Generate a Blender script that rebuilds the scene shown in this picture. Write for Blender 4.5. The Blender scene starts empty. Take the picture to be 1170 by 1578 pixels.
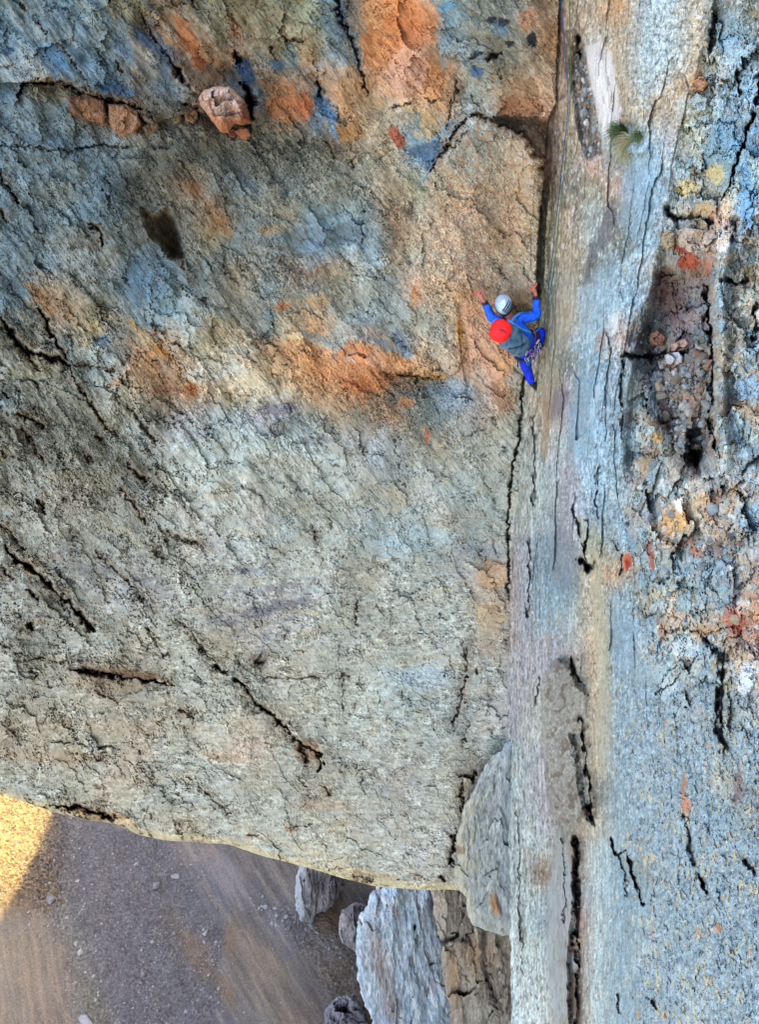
import bpy, bmesh, math, random
import numpy as np
from mathutils import Vector, Matrix
random.seed(7)
rng = np.random.default_rng(7)
scene = bpy.context.scene
COL = scene.collection

# ---------------------------------------------------------------- camera
FPX = 1200.0                      # focal length in pixels of the 1170 px wide photograph
PITCH = math.radians(50.0)
NAD = (765.0, 1775.0)
ROLL = math.atan2(NAD[0]-585, NAD[1]-789)
FW = np.array([0, math.cos(PITCH), -math.sin(PITCH)])
RT = np.array([1.0, 0, 0]); UPV = np.cross(RT, FW)
CR, SR = math.cos(ROLL), math.sin(ROLL)
cam_d = bpy.data.cameras.new('camera'); cam = bpy.data.objects.new('camera', cam_d); COL.objects.link(cam)
camR = RT*CR - UPV*SR; camU = RT*SR + UPV*CR
cam.matrix_world = Matrix(((camR[0], camU[0], -FW[0], 0), (camR[1], camU[1], -FW[1], 0), (camR[2], camU[2], -FW[2], 0), (0, 0, 0, 1)))
cam_d.sensor_fit = 'HORIZONTAL'; cam_d.sensor_width = 36.0; cam_d.lens = 36.0*FPX/1170.0
cam_d.clip_start = 0.05; cam_d.clip_end = 3000
scene.camera = cam
def ray(u, v):
    u = np.asarray(u, float); v = np.asarray(v, float)
    x = (u-585)/FPX; y = -(v-789)/FPX
    return FW + x[..., None]*camR + y[..., None]*camU
def at(u, v, t):                  # point at forward depth t metres along the view ray of a photograph pixel
    return Vector((ray(u, v)*t).tolist())

# ---------------------------------------------------------------- light
SUN_EL, SUN_AZ = math.radians(65), math.radians(87)     # azimuth: clockwise from +Y
sdir = np.array([math.cos(SUN_EL)*math.sin(SUN_AZ), math.cos(SUN_EL)*math.cos(SUN_AZ), math.sin(SUN_EL)])
world = bpy.data.worlds.new('World'); scene.world = world; world.use_nodes = True
wn = world.node_tree; wn.nodes.clear()
sky = wn.nodes.new('ShaderNodeTexSky'); sky.sky_type = 'NISHITA'; sky.sun_disc = False
sky.sun_elevation = SUN_EL; sky.sun_rotation = SUN_AZ; sky.dust_density = 4.0; sky.air_density = 1.0; sky.ozone_density = 1.0
bg = wn.nodes.new('ShaderNodeBackground'); bg.inputs['Strength'].default_value = 0.15
wo = wn.nodes.new('ShaderNodeOutputWorld')
wn.links.new(sky.outputs[0], bg.inputs[0]); wn.links.new(bg.outputs[0], wo.inputs[0])
sd = bpy.data.lights.new('sun', 'SUN'); sd.energy = 2.6; sd.angle = math.radians(0.5); sd.color = (1.0, 0.82, 0.42)
so = bpy.data.objects.new('sun', sd); COL.objects.link(so)
so.rotation_euler = Vector((-sdir).tolist()).to_track_quat('-Z', 'Y').to_euler()
scene.view_settings.view_transform = 'Standard'; scene.view_settings.look = 'None'
scene.view_settings.exposure = 3.42; scene.view_settings.gamma = 1.0
scene.render.engine = 'CYCLES'
scene.cycles.max_bounces = 5; scene.cycles.diffuse_bounces = 3

# ---------------------------------------------------------------- noise (numpy)
def _h(ix, iy, seed):
    h = (ix.astype(np.uint32)*np.uint32(374761393) + iy.astype(np.uint32)*np.uint32(668265263) + np.uint32((seed*2246822519) & 0xffffffff))
    h = (h ^ (h >> np.uint32(13)))*np.uint32(1274126177)
    h = (h ^ (h >> np.uint32(16)))*np.uint32(2246822519)
    return (h ^ (h >> np.uint32(15))).astype(np.float32)/np.float32(4294967296.0)
def perlin(x, y, seed=0):
    x = x.astype(np.float32); y = y.astype(np.float32)
    x0 = np.floor(x); y0 = np.floor(y); fx = x-x0; fy = y-y0
    ix = x0.astype(np.int64); iy = y0.astype(np.int64)
    def g(dx, dy):
        a = _h(ix+dx, iy+dy, seed)*np.float32(6.2831853)
        return np.cos(a)*(fx-dx)+np.sin(a)*(fy-dy)
    sx = fx*fx*fx*(fx*(fx*6-15)+10); sy = fy*fy*fy*(fy*(fy*6-15)+10)
    a = g(0, 0); b = g(1, 0); c = g(0, 1); d = g(1, 1)
    return ((a+(b-a)*sx)*(1-sy)+(c+(d-c)*sx)*sy)*1.5
def fbm(x, y, o=4, seed=0, gain=0.5, lac=2.03):
    s = 0; a = 1.0; t = 0
    for i in range(o):
        s = s+a*perlin(x, y, seed+i*17); t += a; a *= gain; x = x*lac+3.7; y = y*lac+1.3
    return s/t
def worley(x, y, seed=0):
    """returns F1, F2, a random number of the cell, offset to the cell's point"""
    x = x.astype(np.float32); y = y.astype(np.float32)
    x0 = np.floor(x); y0 = np.floor(y); ix = x0.astype(np.int64); iy = y0.astype(np.int64)
    f1 = np.full(x.shape, 9., np.float32); f2 = f1.copy(); rid = f1*0; ox = f1*0; oy = f1*0
    for dx in (-1, 0, 1):
        for dy in (-1, 0, 1):
            px = ix+dx+_h(ix+dx, iy+dy, seed)-x; py = iy+dy+_h(ix+dx, iy+dy, seed+5)-y
            d = (px*px+py*py).astype(np.float32)
            m = d < f1
            f2 = np.where(m, f1, np.minimum(f2, d)); f1 = np.where(m, d, f1)
            rid = np.where(m, _h(ix+dx, iy+dy, seed+9), rid); ox = np.where(m, px, ox); oy = np.where(m, py, oy)
    return np.sqrt(f1), np.sqrt(f2), rid, ox, oy
def blocks(x, y, seed=0, tilt=0.6):
    """angular stone facets: every cell has its own height and slope; ~0..1"""
    f1, f2, r, ox, oy = worley(x, y, seed)
    a = r*97.3 % 1.0*6.2832
    return r*0.8+tilt*(np.cos(a)*ox+np.sin(a)*oy), f2-f1, r
def sst(a, b, x):
    t = np.clip((x-a)/(b-a), 0, 1); return t*t*(3-2*t)
def lerp(a, b, t): return a+(b-a)*t

# ---------------------------------------------------------------- stain palette (sRGB)
PAL = np.array([(150,152,140), (112,113,100), (172,178,166), (165,182,184), (124,152,166), (88,134,172), (145,186,206), (210,212,202), (182,160,128), (204,174,118), (196,142,94), (208,128,70), (206,156,128), (122,92,68), (138,132,144), (165,164,172), (146,72,52), (158,156,122), (66,60,52), (118,112,120), (142,124,112), (152,122,92), (136,130,114), (92,86,92)], np.float32)
M1 = PAL[np.array([
[6,4,6,6,17,17,10,8,17,17,17,17,17,5,10,11,11,6,1,1,0,13,8,8,10,3,3,8,4,1],
[6,6,3,4,6,13,10,11,17,10,17,17,17,5,10,11,11,4,1,1,0,10,13,7,8,3,3,8,4,4],
[3,7,5,6,4,8,5,10,11,10,0,4,10,4,10,11,12,11,4,1,0,8,13,7,8,3,3,8,0,4],
[4,8,8,6,5,8,4,8,10,5,10,11,5,10,8,12,10,10,0,8,10,10,8,7,8,3,8,10,4,4],
[4,4,4,13,13,13,1,13,13,1,1,11,5,10,8,0,8,10,3,2,13,12,8,7,8,8,8,2,4,5],
[4,4,4,4,3,0,1,1,1,1,1,1,1,13,8,8,5,4,3,3,8,13,8,7,4,3,15,17,17,5],  # brown cell beside the corner is the niche shadow, kept as colour
[4,4,4,4,4,1,1,1,0,1,1,1,1,1,0,8,4,8,3,8,8,10,0,12,4,6,3,4,9,6],
[4,3,3,4,4,1,1,10,0,4,0,4,0,1,0,8,17,8,10,8,10,8,1,17,12,6,4,4,9,6],
[4,4,4,4,4,1,1,0,10,0,0,8,4,4,4,13,0,10,12,8,10,17,8,3,1,4,3,13,12,4],
[4,4,0,1,3,1,1,0,9,4,4,4,5,4,4,13,8,12,8,10,10,17,8,3,1,6,3,13,12,4],
[4,4,3,3,0,5,4,1,4,8,0,13,13,8,4,8,0,8,12,8,8,17,8,1,6,3,13,16,4,17],
[4,10,8,0,4,5,6,3,0,8,4,0,4,1,0,4,12,8,10,8,13,17,3,3,6,4,13,14,6,17],
[4,0,10,17,8,4,6,3,0,0,0,8,10,0,4,0,0,0,10,12,13,17,8,3,6,4,14,14,6,8],
[1,0,4,9,4,10,10,3,9,8,4,9,10,4,11,4,8,0,10,12,10,17,3,6,12,4,1,14,1,4],
[0,17,1,4,3,10,10,8,7,7,9,10,10,12,12,11,10,8,12,12,2,17,1,6,4,3,13,12,1,4],
[4,0,0,1,0,8,13,10,8,9,7,8,10,10,11,1,1,4,3,12,2,8,15,6,4,1,1,1,1,8],
[0,1,1,1,0,3,1,15,3,3,14,4,0,8,1,10,1,4,15,8,2,8,15,6,4,1,4,1,1,8],
[0,1,0,1,0,3,15,3,3,3,3,3,3,0,15,0,0,8,0,0,2,2,3,6,4,1,17,8,1,4],
[0,1,1,0,1,1,3,2,3,2,2,2,3,3,0,3,3,0,0,0,2,3,15,6,4,1,10,13,0,4],
[1,0,13,13,1,15,0,3,2,2,2,2,0,3,0,8,15,3,4,3,2,3,15,6,3,4,4,7,10,4],
[0,0,1,0,0,0,3,15,3,2,15,3,2,2,4,3,4,8,0,4,2,3,15,4,4,8,10,9,10,4],
[1,0,0,1,0,0,2,8,15,3,3,3,2,2,6,3,6,0,4,0,15,4,15,17,4,4,10,4,16,4],
[0,8,15,14,0,14,2,0,15,3,2,2,3,2,8,3,3,3,15,10,15,4,4,8,10,4,4,1,4,4],
[3,0,0,0,15,14,14,2,0,15,14,15,15,2,2,2,3,2,2,10,15,4,4,8,4,1,3,0,4,10],
[0,0,1,0,0,2,0,2,14,14,15,15,2,2,0,2,2,3,2,8,15,4,3,8,4,4,10,8,10,16],
[0,0,2,2,2,8,2,2,8,8,15,2,2,3,2,2,2,3,0,12,15,15,15,8,4,3,0,6,8,16],
[0,2,8,13,13,13,2,2,0,2,0,8,2,2,2,6,3,15,3,3,15,15,1,8,4,4,3,6,1,7],
[2,8,2,8,8,0,8,2,2,2,2,2,2,2,2,3,6,3,3,15,15,2,0,8,4,4,4,4,1,4],
[8,8,8,2,8,8,8,8,2,8,2,8,2,2,3,3,2,3,15,15,15,2,0,8,4,4,4,4,1,4],
[8,8,9,2,8,12,2,2,8,12,12,2,2,2,3,2,2,3,2,3,3,15,0,8,4,4,4,4,4,4],
[2,2,8,2,12,8,3,2,3,0,8,2,2,0,2,15,15,2,13,3,3,15,0,8,4,3,4,4,8,4],
[2,2,2,8,8,2,2,3,2,0,2,2,13,2,2,15,15,2,1,4,3,15,1,1,4,4,4,4,4,1],
[8,9,2,8,8,2,8,8,2,2,2,2,2,8,15,2,2,15,2,2,3,15,1,8,4,4,4,4,4,4],
[2,2,9,9,9,8,2,8,2,8,2,0,8,2,2,15,15,15,1,3,3,3,13,3,4,4,4,4,4,4],
[9,9,9,9,9,9,9,2,2,2,2,2,2,8,2,2,15,2,2,3,3,13,13,3,4,1,4,4,4,4],
[9,9,9,9,9,9,9,9,9,9,9,9,9,8,8,9,8,8,3,3,3,3,14,3,4,4,4,4,4,4],
[9,9,9,9,9,9,9,9,9,9,9,9,9,9,9,9,9,9,9,3,3,4,16,3,4,4,4,4,4,4],
[8,8,8,8,8,8,8,8,8,8,8,8,8,8,8,8,3,3,3,3,3,3,13,3,4,3,4,4,4,4],
[8,8,8,8,8,8,8,8,8,8,8,8,8,8,8,8,3,3,3,3,3,3,13,3,4,4,4,4,4,4],
[8,8,8,8,8,8,8,8,8,8,8,8,8,8,8,8,3,3,3,3,3,3,13,3,4,4,4,3,4,4],
[8,8,8,8,8,8,8,8,8,8,8,8,8,8,8,8,3,3,3,3,3,3,13,3,4,4,4,3,4,4]])]
M2 = PAL[np.array([
[8,8,19,19,19,19,19,20,20,20,19,20,20,20,20,20,20,20,20,20],
[8,8,19,19,19,19,20,20,20,20,15,20,20,20,21,21,20,20,20,20],
[8,8,19,19,19,19,19,20,20,20,20,20,20,21,21,21,21,21,21,21],
[8,19,19,19,19,19,19,19,19,20,20,20,20,21,21,21,21,21,21,21],
[20,20,19,19,19,19,19,19,19,19,19,20,20,19,23,23,23,21,21,21],
[22,20,22,19,19,19,19,19,19,21,19,19,20,20,23,23,23,23,23,23],
[22,20,22,19,19,19,19,19,19,19,21,19,20,20,20,19,23,23,23,23],
[22,20,20,22,19,19,19,19,19,19,21,21,20,21,20,20,19,23,23,23],
[22,20,20,22,19,19,19,19,19,19,19,21,20,20,21,20,23,23,23,23]])]
def samp(M, u, v, v0=0.0):
    x = np.clip(u/39.0-0.5, 0, M.shape[1]-1.001); y = np.clip((v-v0)/39.0-0.5, 0, M.shape[0]-1.001)
    ix = x.astype(int); iy = y.astype(int); fx = (x-ix)[..., None]; fy = (y-iy)[..., None]
    return (M[iy, ix]*(1-fx)+M[iy, ix+1]*fx)*(1-fy)+(M[iy+1, ix]*(1-fx)+M[iy+1, ix+1]*fx)*fy
WB = np.array([1.04, 1.0, 0.87])
ALB = 0.64; SAT = .88
def to_albedo(c):
    lu_ = (c*np.array((.3, .59, .11))).sum(-1)[..., None]; c = lu_+(c-lu_)*SAT
    c = np.clip(c, 2, 255)/255.0
    l = np.where(c <= 0.04045, c/12.92, ((c+0.055)/1.055)**2.4)
    return np.clip(l*ALB*WB, 0.004, 0.85)
def mixc(c, col, m):
    return c+(np.array(col, np.float32)-c)*np.clip(m, 0, 1)[..., None]

def seg_dist(U, V, pts, w0=1.0, w1=None, side=None):
    """normalised distance to a polyline whose half width runs from w0 to w1; only near it"""
    w1 = w0 if w1 is None else w1
    out = np.full(U.shape, 99., np.float32); n = len(pts)-1
    for i in range(n):
        (ax, ay), (bx, by) = pts[i][:2], pts[i+1][:2]
        pad = max(w0, w1)*4+8
        m = (U > min(ax, bx)-pad) & (U < max(ax, bx)+pad) & (V > min(ay, by)-pad) & (V < max(ay, by)+pad)
        if not m.any(): continue
        u = U[m]; v = V[m]; dx, dy = bx-ax, by-ay; L = dx*dx+dy*dy+1e-6
        t = np.clip(((u-ax)*dx+(v-ay)*dy)/L, 0, 1)
        d = np.hypot(u-ax-t*dx, v-ay-t*dy)/(w0+(w1-w0)*(i+t)/n)
        if side is not None:
            o = out[m]; sg = side[m]; sg = np.where(d < o, np.sign((u-ax)*dy-(v-ay)*dx), sg); side[m] = sg
        out[m] = np.minimum(out[m], d)
    return out
def inpoly(U, V, poly):
    c = np.zeros(U.shape, bool); n = len(poly)
    for i in range(n):
        (x1, y1), (x2, y2) = poly[i], poly[(i+1) % n]
        if y1 == y2: continue
        m = ((y1 > V) != (y2 > V)) & (U < (x2-x1)*(V-y1)/(y2-y1)+x1)
        c ^= m
    return c
def polymask(U, V, poly, soft=4.0):
    """signed soft mask: 1 well inside, 0 outside"""
    xs = [p[0] for p in poly]; ys = [p[1] for p in poly]; out = np.zeros(U.shape, np.float32)
    m = (U > min(xs)-soft) & (U < max(xs)+soft) & (V > min(ys)-soft) & (V < max(ys)+soft)
    if not m.any(): return out
    u = U[m]; v = V[m]; i = inpoly(u, v, poly)
    d = seg_dist(u, v, list(poly)+[poly[0]], 1.0)
    d = np.where(d > 90, soft, d)
    out[m] = np.clip(0.5+np.where(i, d, -d)/(2*soft), 0, 1)
    return out
def ell(U, V, cx, cy, rx, ry, ang=0):
    a = math.radians(ang); x = (U-cx)*math.cos(a)+(V-cy)*math.sin(a); y = -(U-cx)*math.sin(a)+(V-cy)*math.cos(a)
    return np.exp(-((x/rx)**2+(y/ry)**2)**1.5)

# ---------------------------------------------------------------- materials
def rock_material(name, bump=0.35, scale=60.0, rough=0.9, spec=0.25, dist=0.01):
    m = bpy.data.materials.new(name); m.use_nodes = True; nt = m.node_tree; N = nt.nodes; L = nt.links
    b = N['Principled BSDF']; b.inputs['Roughness'].default_value = rough; b.inputs['Specular IOR Level'].default_value = spec
    at_ = N.new('ShaderNodeAttribute'); at_.attribute_name = 'stain'
    tc = N.new('ShaderNodeTexCoord')
    n1 = N.new('ShaderNodeTexNoise'); n1.inputs['Scale'].default_value = scale; n1.inputs['Detail'].default_value = 6; n1.inputs['Roughness'].default_value = 0.75
    n2 = N.new('ShaderNodeTexNoise'); n2.inputs['Scale'].default_value = scale*2.3; n2.inputs['Detail'].default_value = 4
    L.new(tc.outputs['Object'], n1.inputs['Vector']); L.new(tc.outputs['Object'], n2.inputs['Vector'])
    mr = N.new('ShaderNodeMapRange'); mr.inputs['From Min'].default_value = 0.3; mr.inputs['From Max'].default_value = 0.7
    mr.inputs['To Min'].default_value = 0.72; mr.inputs['To Max'].default_value = 1.28
    L.new(n2.outputs['Fac'], mr.inputs['Value'])
    mx = N.new('ShaderNodeMix'); mx.data_type = 'RGBA'; mx.blend_type = 'MULTIPLY'; mx.inputs['Factor'].default_value = 1.0
    L.new(at_.outputs['Color'], mx.inputs['A']); L.new(mr.outputs['Result'], mx.inputs['B']); L.new(mx.outputs['Result'], b.inputs['Base Color'])
    bp = N.new('ShaderNodeBump'); bp.inputs['Strength'].default_value = bump; bp.inputs['Distance'].default_value = dist
    L.new(n1.outputs['Fac'], bp.inputs['Height']); L.new(bp.outputs['Normal'], b.inputs['Normal'])
    return m
def simple(name, col, rough=0.6, metal=0.0, spec=0.4, bump=0.0, scale=40, var=0.15, dist=0.004):
    m = bpy.data.materials.new(name); m.use_nodes = True; nt = m.node_tree; N = nt.nodes; L = nt.links
    b = N['Principled BSDF']; b.inputs['Roughness'].default_value = rough; b.inputs['Metallic'].default_value = metal
    b.inputs['Specular IOR Level'].default_value = spec
    tc = N.new('ShaderNodeTexCoord'); n = N.new('ShaderNodeTexNoise'); n.inputs['Scale'].default_value = scale; n.inputs['Detail'].default_value = 4
    L.new(tc.outputs['Object'], n.inputs['Vector'])
    r = N.new('ShaderNodeValToRGB'); e = r.color_ramp.elements
    e[0].position = 0.3; e[1].position = 0.7
    e[0].color = (*[c*(1-var) for c in col], 1); e[1].color = (*[min(1, c*(1+var)) for c in col], 1)
    L.new(n.outputs['Fac'], r.inputs['Fac']); L.new(r.outputs['Color'], b.inputs['Base Color'])
    if bump:
        bp = N.new('ShaderNodeBump'); bp.inputs['Strength'].default_value = bump; bp.inputs['Distance'].default_value = dist
        L.new(n.outputs['Fac'], bp.inputs['Height']); L.new(bp.outputs['Normal'], b.inputs['Normal'])
    return m
MROCK = rock_material('weathered_limestone', .16); MROCK2 = rock_material('shattered_limestone', 0.15, 45)
MFAR = rock_material('far_limestone', 0.4, 2.5, dist=0.2); MGROUND = rock_material('scree_gravel', 0.5, 1.6, dist=0.25)
MSTONE = rock_material('loose_stone', 0.4, 30)

# ---------------------------------------------------------------- mesh helpers
def tag(o, label=None, cat=None, group=None, kind=None):
    if label: o['label'] = label
    if cat: o['category'] = cat
    if group: o['group'] = group
    if kind: o['kind'] = kind
    return o
def new_obj(name, me, parent=None):
    o = bpy.data.objects.new(name, me); COL.objects.link(o)
    if parent is not None: o.parent = parent
    return o
def np_mesh(name, co, quads, mat, stain=None, smooth=False):
    me = bpy.data.meshes.new(name)
    nv = len(co); nf = len(quads); k = quads.shape[1]
    me.vertices.add(nv); me.vertices.foreach_set('co', co.astype(np.float32).ravel())
    me.loops.add(nf*k); me.loops.foreach_set('vertex_index', quads.astype(np.int32).ravel())
    me.polygons.add(nf); me.polygons.foreach_set('loop_start', np.arange(0, nf*k, k, dtype=np.int32))
    me.polygons.foreach_set('use_smooth', np.full(nf, smooth))
    me.update(calc_edges=True)
    if stain is not None:
        a = me.color_attributes.new('stain', 'FLOAT_COLOR', 'POINT')
        c4 = np.ones((nv, 4), np.float32); c4[:, :3] = stain.reshape(-1, 3); a.data.foreach_set('color', c4.ravel())
    me.materials.append(mat)
    return me
def grid_quads(nr, nc, wrap=False):
    i = np.arange(nr-1)[:, None]; j = np.arange(nc if wrap else nc-1)[None, :]; j2 = (j+1) % nc
    return np.stack([i*nc+j, i*nc+j2, (i+1)*nc+j2, (i+1)*nc+j], -1).reshape(-1, 4)

# ================================================================ LEFT FACE
D0 = 9.3
CORNER = [(-400, 868), (0, 866), (180, 862), (330, 850), (440, 838), (560, 828), (640, 815), (740, 800), (850, 792), (1000, 790), (1150, 789), (1300, 790), (1578, 793), (1700, 794)]
cv, cu = zip(*CORNER)
def corner_u(v): return np.interp(v, cv, cu)
LIPP = [(-500, 1120), (-200, 1165), (0, 1222), (79, 1248), (130, 1260), (171, 1265), (212, 1284), (253, 1292), (349, 1298), (400, 1316), (468, 1333), (520, 1349), (578, 1364), (646, 1369), (694, 1369), (760, 1372), (900, 1380)]
lu, lv = zip(*LIPP)
def lip_v(u): return np.interp(u, lu, lv)
# polylines: points, half width px, depth m, darkening (dirt stain; painted shadow along overhung edges)
K = []
def ck(pts, w=2.2, d=0.22, dark=0.6, w1=None, both=None): K.append((pts, w, w1, d, dark))
ck([(28, 150), (35, 128), (60, 126), (90, 127), (110, 132), (128, 146), (150, 151), (180, 158), (205, 165), (218, 178), (229, 192)], 3.2, 0.3, .5)  # undercut shadow below the overlap, painted in along with the groove
ck([(164, 155), (166, 172), (172, 195)], 1.6, .12); ck([(232, 180), (240, 200)], 2.5, .2); ck([(285, 162), (303, 168), (306, 185)], 3, .3)
ck([(0, 224), (40, 226), (75, 231), (110, 230), (140, 226), (160, 222), (178, 228), (205, 225)], 1.5, .12)
ck([(0, 262), (8, 282), (20, 300), (30, 316)], 2.4, .25); ck([(0, 322), (12, 345)], 2.5, .25); ck([(20, 355), (40, 375), (50, 390)], 1.4, .1)
ck([(52, 345), (62, 362), (70, 380)], 1.4, .1)
ck([(140, 345), (152, 352), (156, 370), (162, 378)], 3.5, .18); ck([(160, 262), (172, 280), (170, 305), (180, 330)], 1.6, .1)
ck([(213, 8), (220, 28), (232, 50), (248, 70), (262, 92), (275, 112), (282, 122)], 2.4, .16, .5); ck([(295, 0), (303, 14)], 2.4, .15)
ck([(268, 100), (278, 118), (284, 124)], 4.5, .2); ck([(285, 128), (297, 142), (303, 150)], 1.8, .1); ck([(180, 96), (190, 112)], 2.5, .12)
ck([(150, 75), (158, 92), (166, 105)], 1.6, .1); ck([(95, 66), (108, 88), (120, 110), (128, 118)], 1.6, .1); ck([(30, 5), (42, 20)], 2, .1)
ck([(60, 30), (75, 60)], 2.0, .1); ck([(98, 8), (110, 25)], 1.5, .08)
ck([(518, 0), (524, 18), (530, 40), (538, 50)], 6, .22, .45, 3); ck([(538, 50), (546, 70), (552, 95), (558, 115), (562, 135), (568, 152)], 2.4, .25, .6)
ck([(490, 126), (494, 135), (496, 148)], 3.6, .2, .5); ck([(482, 92), (490, 112), (490, 126)], 1.5, .1); ck([(521, 165), (521, 182)], 1.8, .12)
ck([(434, 60), (466, 62)], 2.5, .14); ck([(417, 68), (424, 90)], 2.8, .14); ck([(366, 80), (372, 100)], 5, .2)
ck([(376, 128), (384, 145), (388, 165), (388, 185)], 7, .5, .55, 4)
ck([(603, 165), (612, 163), (625, 162), (636, 154)], 1.4, .1); ck([(655, 150), (665, 157), (676, 155)], 1.2, .1)
ck([(702, 118), (704, 140), (702, 160)], 2.2, .15); ck([(695, 152), (694, 185), (690, 200)], 2.0, .15); ck([(733, 90), (726, 95)], 3, .1)
ck([(768, 105), (772, 130)], 1.6, .1); ck([(770, 85), (748, 92)], 3.5, .12); ck([(728, 150), (736, 165)], 2, .1)
ck([(660, 250), (672, 243), (683, 225), (697, 228), (706, 214), (718, 206), (722, 200)], 1.5, .1, .3)
ck([(498, 215), (512, 232), (518, 246)], 2, .1); ck([(548, 240), (545, 262)], 2.2, .1)
ck([(560, 320), (558, 385)], 1.1, .05, .5)
ck([(0, 488), (12, 510), (28, 532), (42, 542), (60, 547), (85, 552), (108, 563)], 4.2, .35, .55, 4.5)
ck([(108, 563), (116, 585), (132, 606), (145, 624), (155, 645), (165, 660), (180, 672), (192, 685)], 2.6, .22, .6, 1.8)
ck([(56, 478), (70, 492), (80, 515), (92, 535), (108, 556)], 3.4, .25); ck([(108, 562), (130, 563), (165, 566), (185, 580), (195, 585)], 2.0, .16)
ck([(40, 542), (52, 560), (62, 573)], 2.2, .15); ck([(50, 585), (68, 605)], 1.8, .12); ck([(0, 585), (14, 612)], 2.6, .18)
ck([(25, 638), (45, 642), (60, 650), (68, 662)], 3.2, .2); ck([(36, 655), (48, 680), (60, 700), (72, 715)], 2.8, .2); ck([(0, 695), (12, 708)], 3, .2)
ck([(200, 625), (208, 640), (225, 657), (232, 672), (242, 680)], 3, .2); ck([(215, 672), (230, 692), (242, 707)], 1.8, .14)
ck([(132, 700), (140, 715)], 2.5, .16); ck([(148, 672), (158, 680)], 3.5, .14); ck([(195, 715), (215, 735), (225, 742)], 4, .15)
ck([(185, 750), (205, 775), (220, 800), (226, 812)], 2.8, .2, .6); ck([(277, 755), (280, 768), (298, 806)], 1.4, .1); ck([(55, 768), (66, 778), (68, 790)], 3.5, .2)
ck([(0, 803), (12, 815), (25, 832), (40, 848)], 2.4, .22); ck([(6, 842), (25, 860), (42, 870), (55, 882), (70, 895), (88, 913)], 3.6, .35, .55)
ck([(88, 913), (105, 928), (118, 942), (130, 952), (136, 962), (150, 973)], 3.6, .35, .6, 4.5); ck([(0, 870), (15, 888), (27, 896)], 3, .2)
ck([(40, 908), (52, 915), (62, 926)], 3.2, .16); ck([(145, 842), (158, 858), (172, 875), (188, 888), (205, 905), (218, 918), (230, 932), (238, 942)], 1.9, .14, .55)
ck([(105, 815), (120, 832)], 1.8, .14); ck([(44, 960), (52, 968)], 5, .3); ck([(52, 970), (70, 985), (84, 997)], 1.3, .08)
ck([(228, 962), (234, 980), (248, 998), (265, 1013)], 1.7, .14); ck([(272, 955), (290, 970), (305, 990), (318, 1005), (333, 1022)], 2.1, .18)
ck([(280, 1015), (305, 1038)], 1.2, .08); ck([(330, 1025), (345, 1035)], 4.0, .2)
ck([(0, 990), (15, 998), (32, 1010), (55, 1012), (80, 1017), (105, 1020), (112, 1030), (130, 1028)], 1.9, .16)
ck([(112, 1030), (145, 1034), (175, 1038), (205, 1044), (240, 1050), (268, 1056)], 5.5, .3, .45, 2.5)
ck([(32, 1010), (42, 1025), (60, 1042)], 1.8, .15); ck([(68, 1045), (84, 1060)], 1.3, .1); ck([(145, 1060), (165, 1073)], 3, .15)
ck([(358, 1047), (375, 1052), (384, 1070), (392, 1083)], 3.2, .25, .55); ck([(392, 1083), (405, 1090), (425, 1104), (432, 1116), (450, 1130)], 4.2, .3, .5, 2)
ck([(450, 1130), (460, 1140), (470, 1150), (492, 1160), (497, 1180), (490, 1190)], 3.4, .25, .5); ck([(462, 1145), (475, 1175)], 5, .2, .4)
ck([(275, 1090), (290, 1100), (302, 1106)], 2.4, .15); ck([(210, 1118), (225, 1130), (242, 1140)], 1.1, .08); ck([(240, 1108), (255, 1110)], 1.5, .08)
ck([(140, 1162), (160, 1168)], 2.6, .14); ck([(70, 1142), (110, 1145), (150, 1148), (185, 1150)], 1.6, .12)
ck([(80, 1240), (110, 1240), (140, 1246), (165, 1257), (185, 1260)], 5.0, .25, .5, 2.5); ck([(305, 1208), (325, 1228), (345, 1245), (356, 1256)], 2, .16)
ck([(380, 1286), (395, 1287)], 3, .12); ck([(290, 1196), (300, 1202)], 2.2, .12); ck([(265, 1268), (280, 1270)], 2, .1)
ck([(550, 918), (548, 940), (552, 968)], 1.8, .14); ck([(530, 1042), (527, 1065), (530, 1090)], 1.5, .12); ck([(510, 798), (513, 818)], 1.5, .1)
ck([(478, 808), (486, 825), (490, 838)], 2.1, .14); ck([(420, 840), (440, 853)], 2, .12); ck([(582, 1060), (586, 1085)], 1.0, .08)
ck([(716, 990), (720, 1010), (718, 1040), (712, 1075), (705, 1100), (697, 1115), (701, 1128)], 2.1, .2, .55); ck([(735, 1028), (737, 1038)], 3.4, .18)
ck([(723, 1108), (718, 1130), (712, 1150)], 1.1, .08); ck([(680, 1038), (712, 1046)], 1.2, .09); ck([(760, 832), (768, 858)], 1.0, .07)
ck([(390, 1041), (440, 1045), (490, 1043), (540, 1040)], 1.3, .1); ck([(405, 1005), (395, 1020), (410, 1022)], 6, .16, .35)
ck([(735, 1187), (728, 1200), (716, 1196)], 3.2, .25, .5); ck([(713, 1200), (711, 1225), (714, 1250), (724, 1256)], 2.6, .3, .6)
ck([(702, 1276), (700, 1300), (694, 1322), (700, 1338)], 3.4, .35, .55); ck([(680, 1345), (686, 1358)], 4.5, .3, .5)
ck([(545, 1350), (575, 1357)], 3, .14); ck([(630, 1342), (660, 1352)], 2.2, .1); ck([(620, 1240), (630, 1262)], 1.2, .06); ck([(440, 1275), (480, 1268)], 1.2, .08)
ck([(498, 1208), (510, 1225)], 3.5, .12, .4); ck([(452, 1190), (475, 1212)], 1.2, .08); ck([(560, 1185), (560, 1225)], 1.2, .08); ck([(600, 1253), (628, 1255), (630, 1262)], 1.2, .08)
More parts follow.
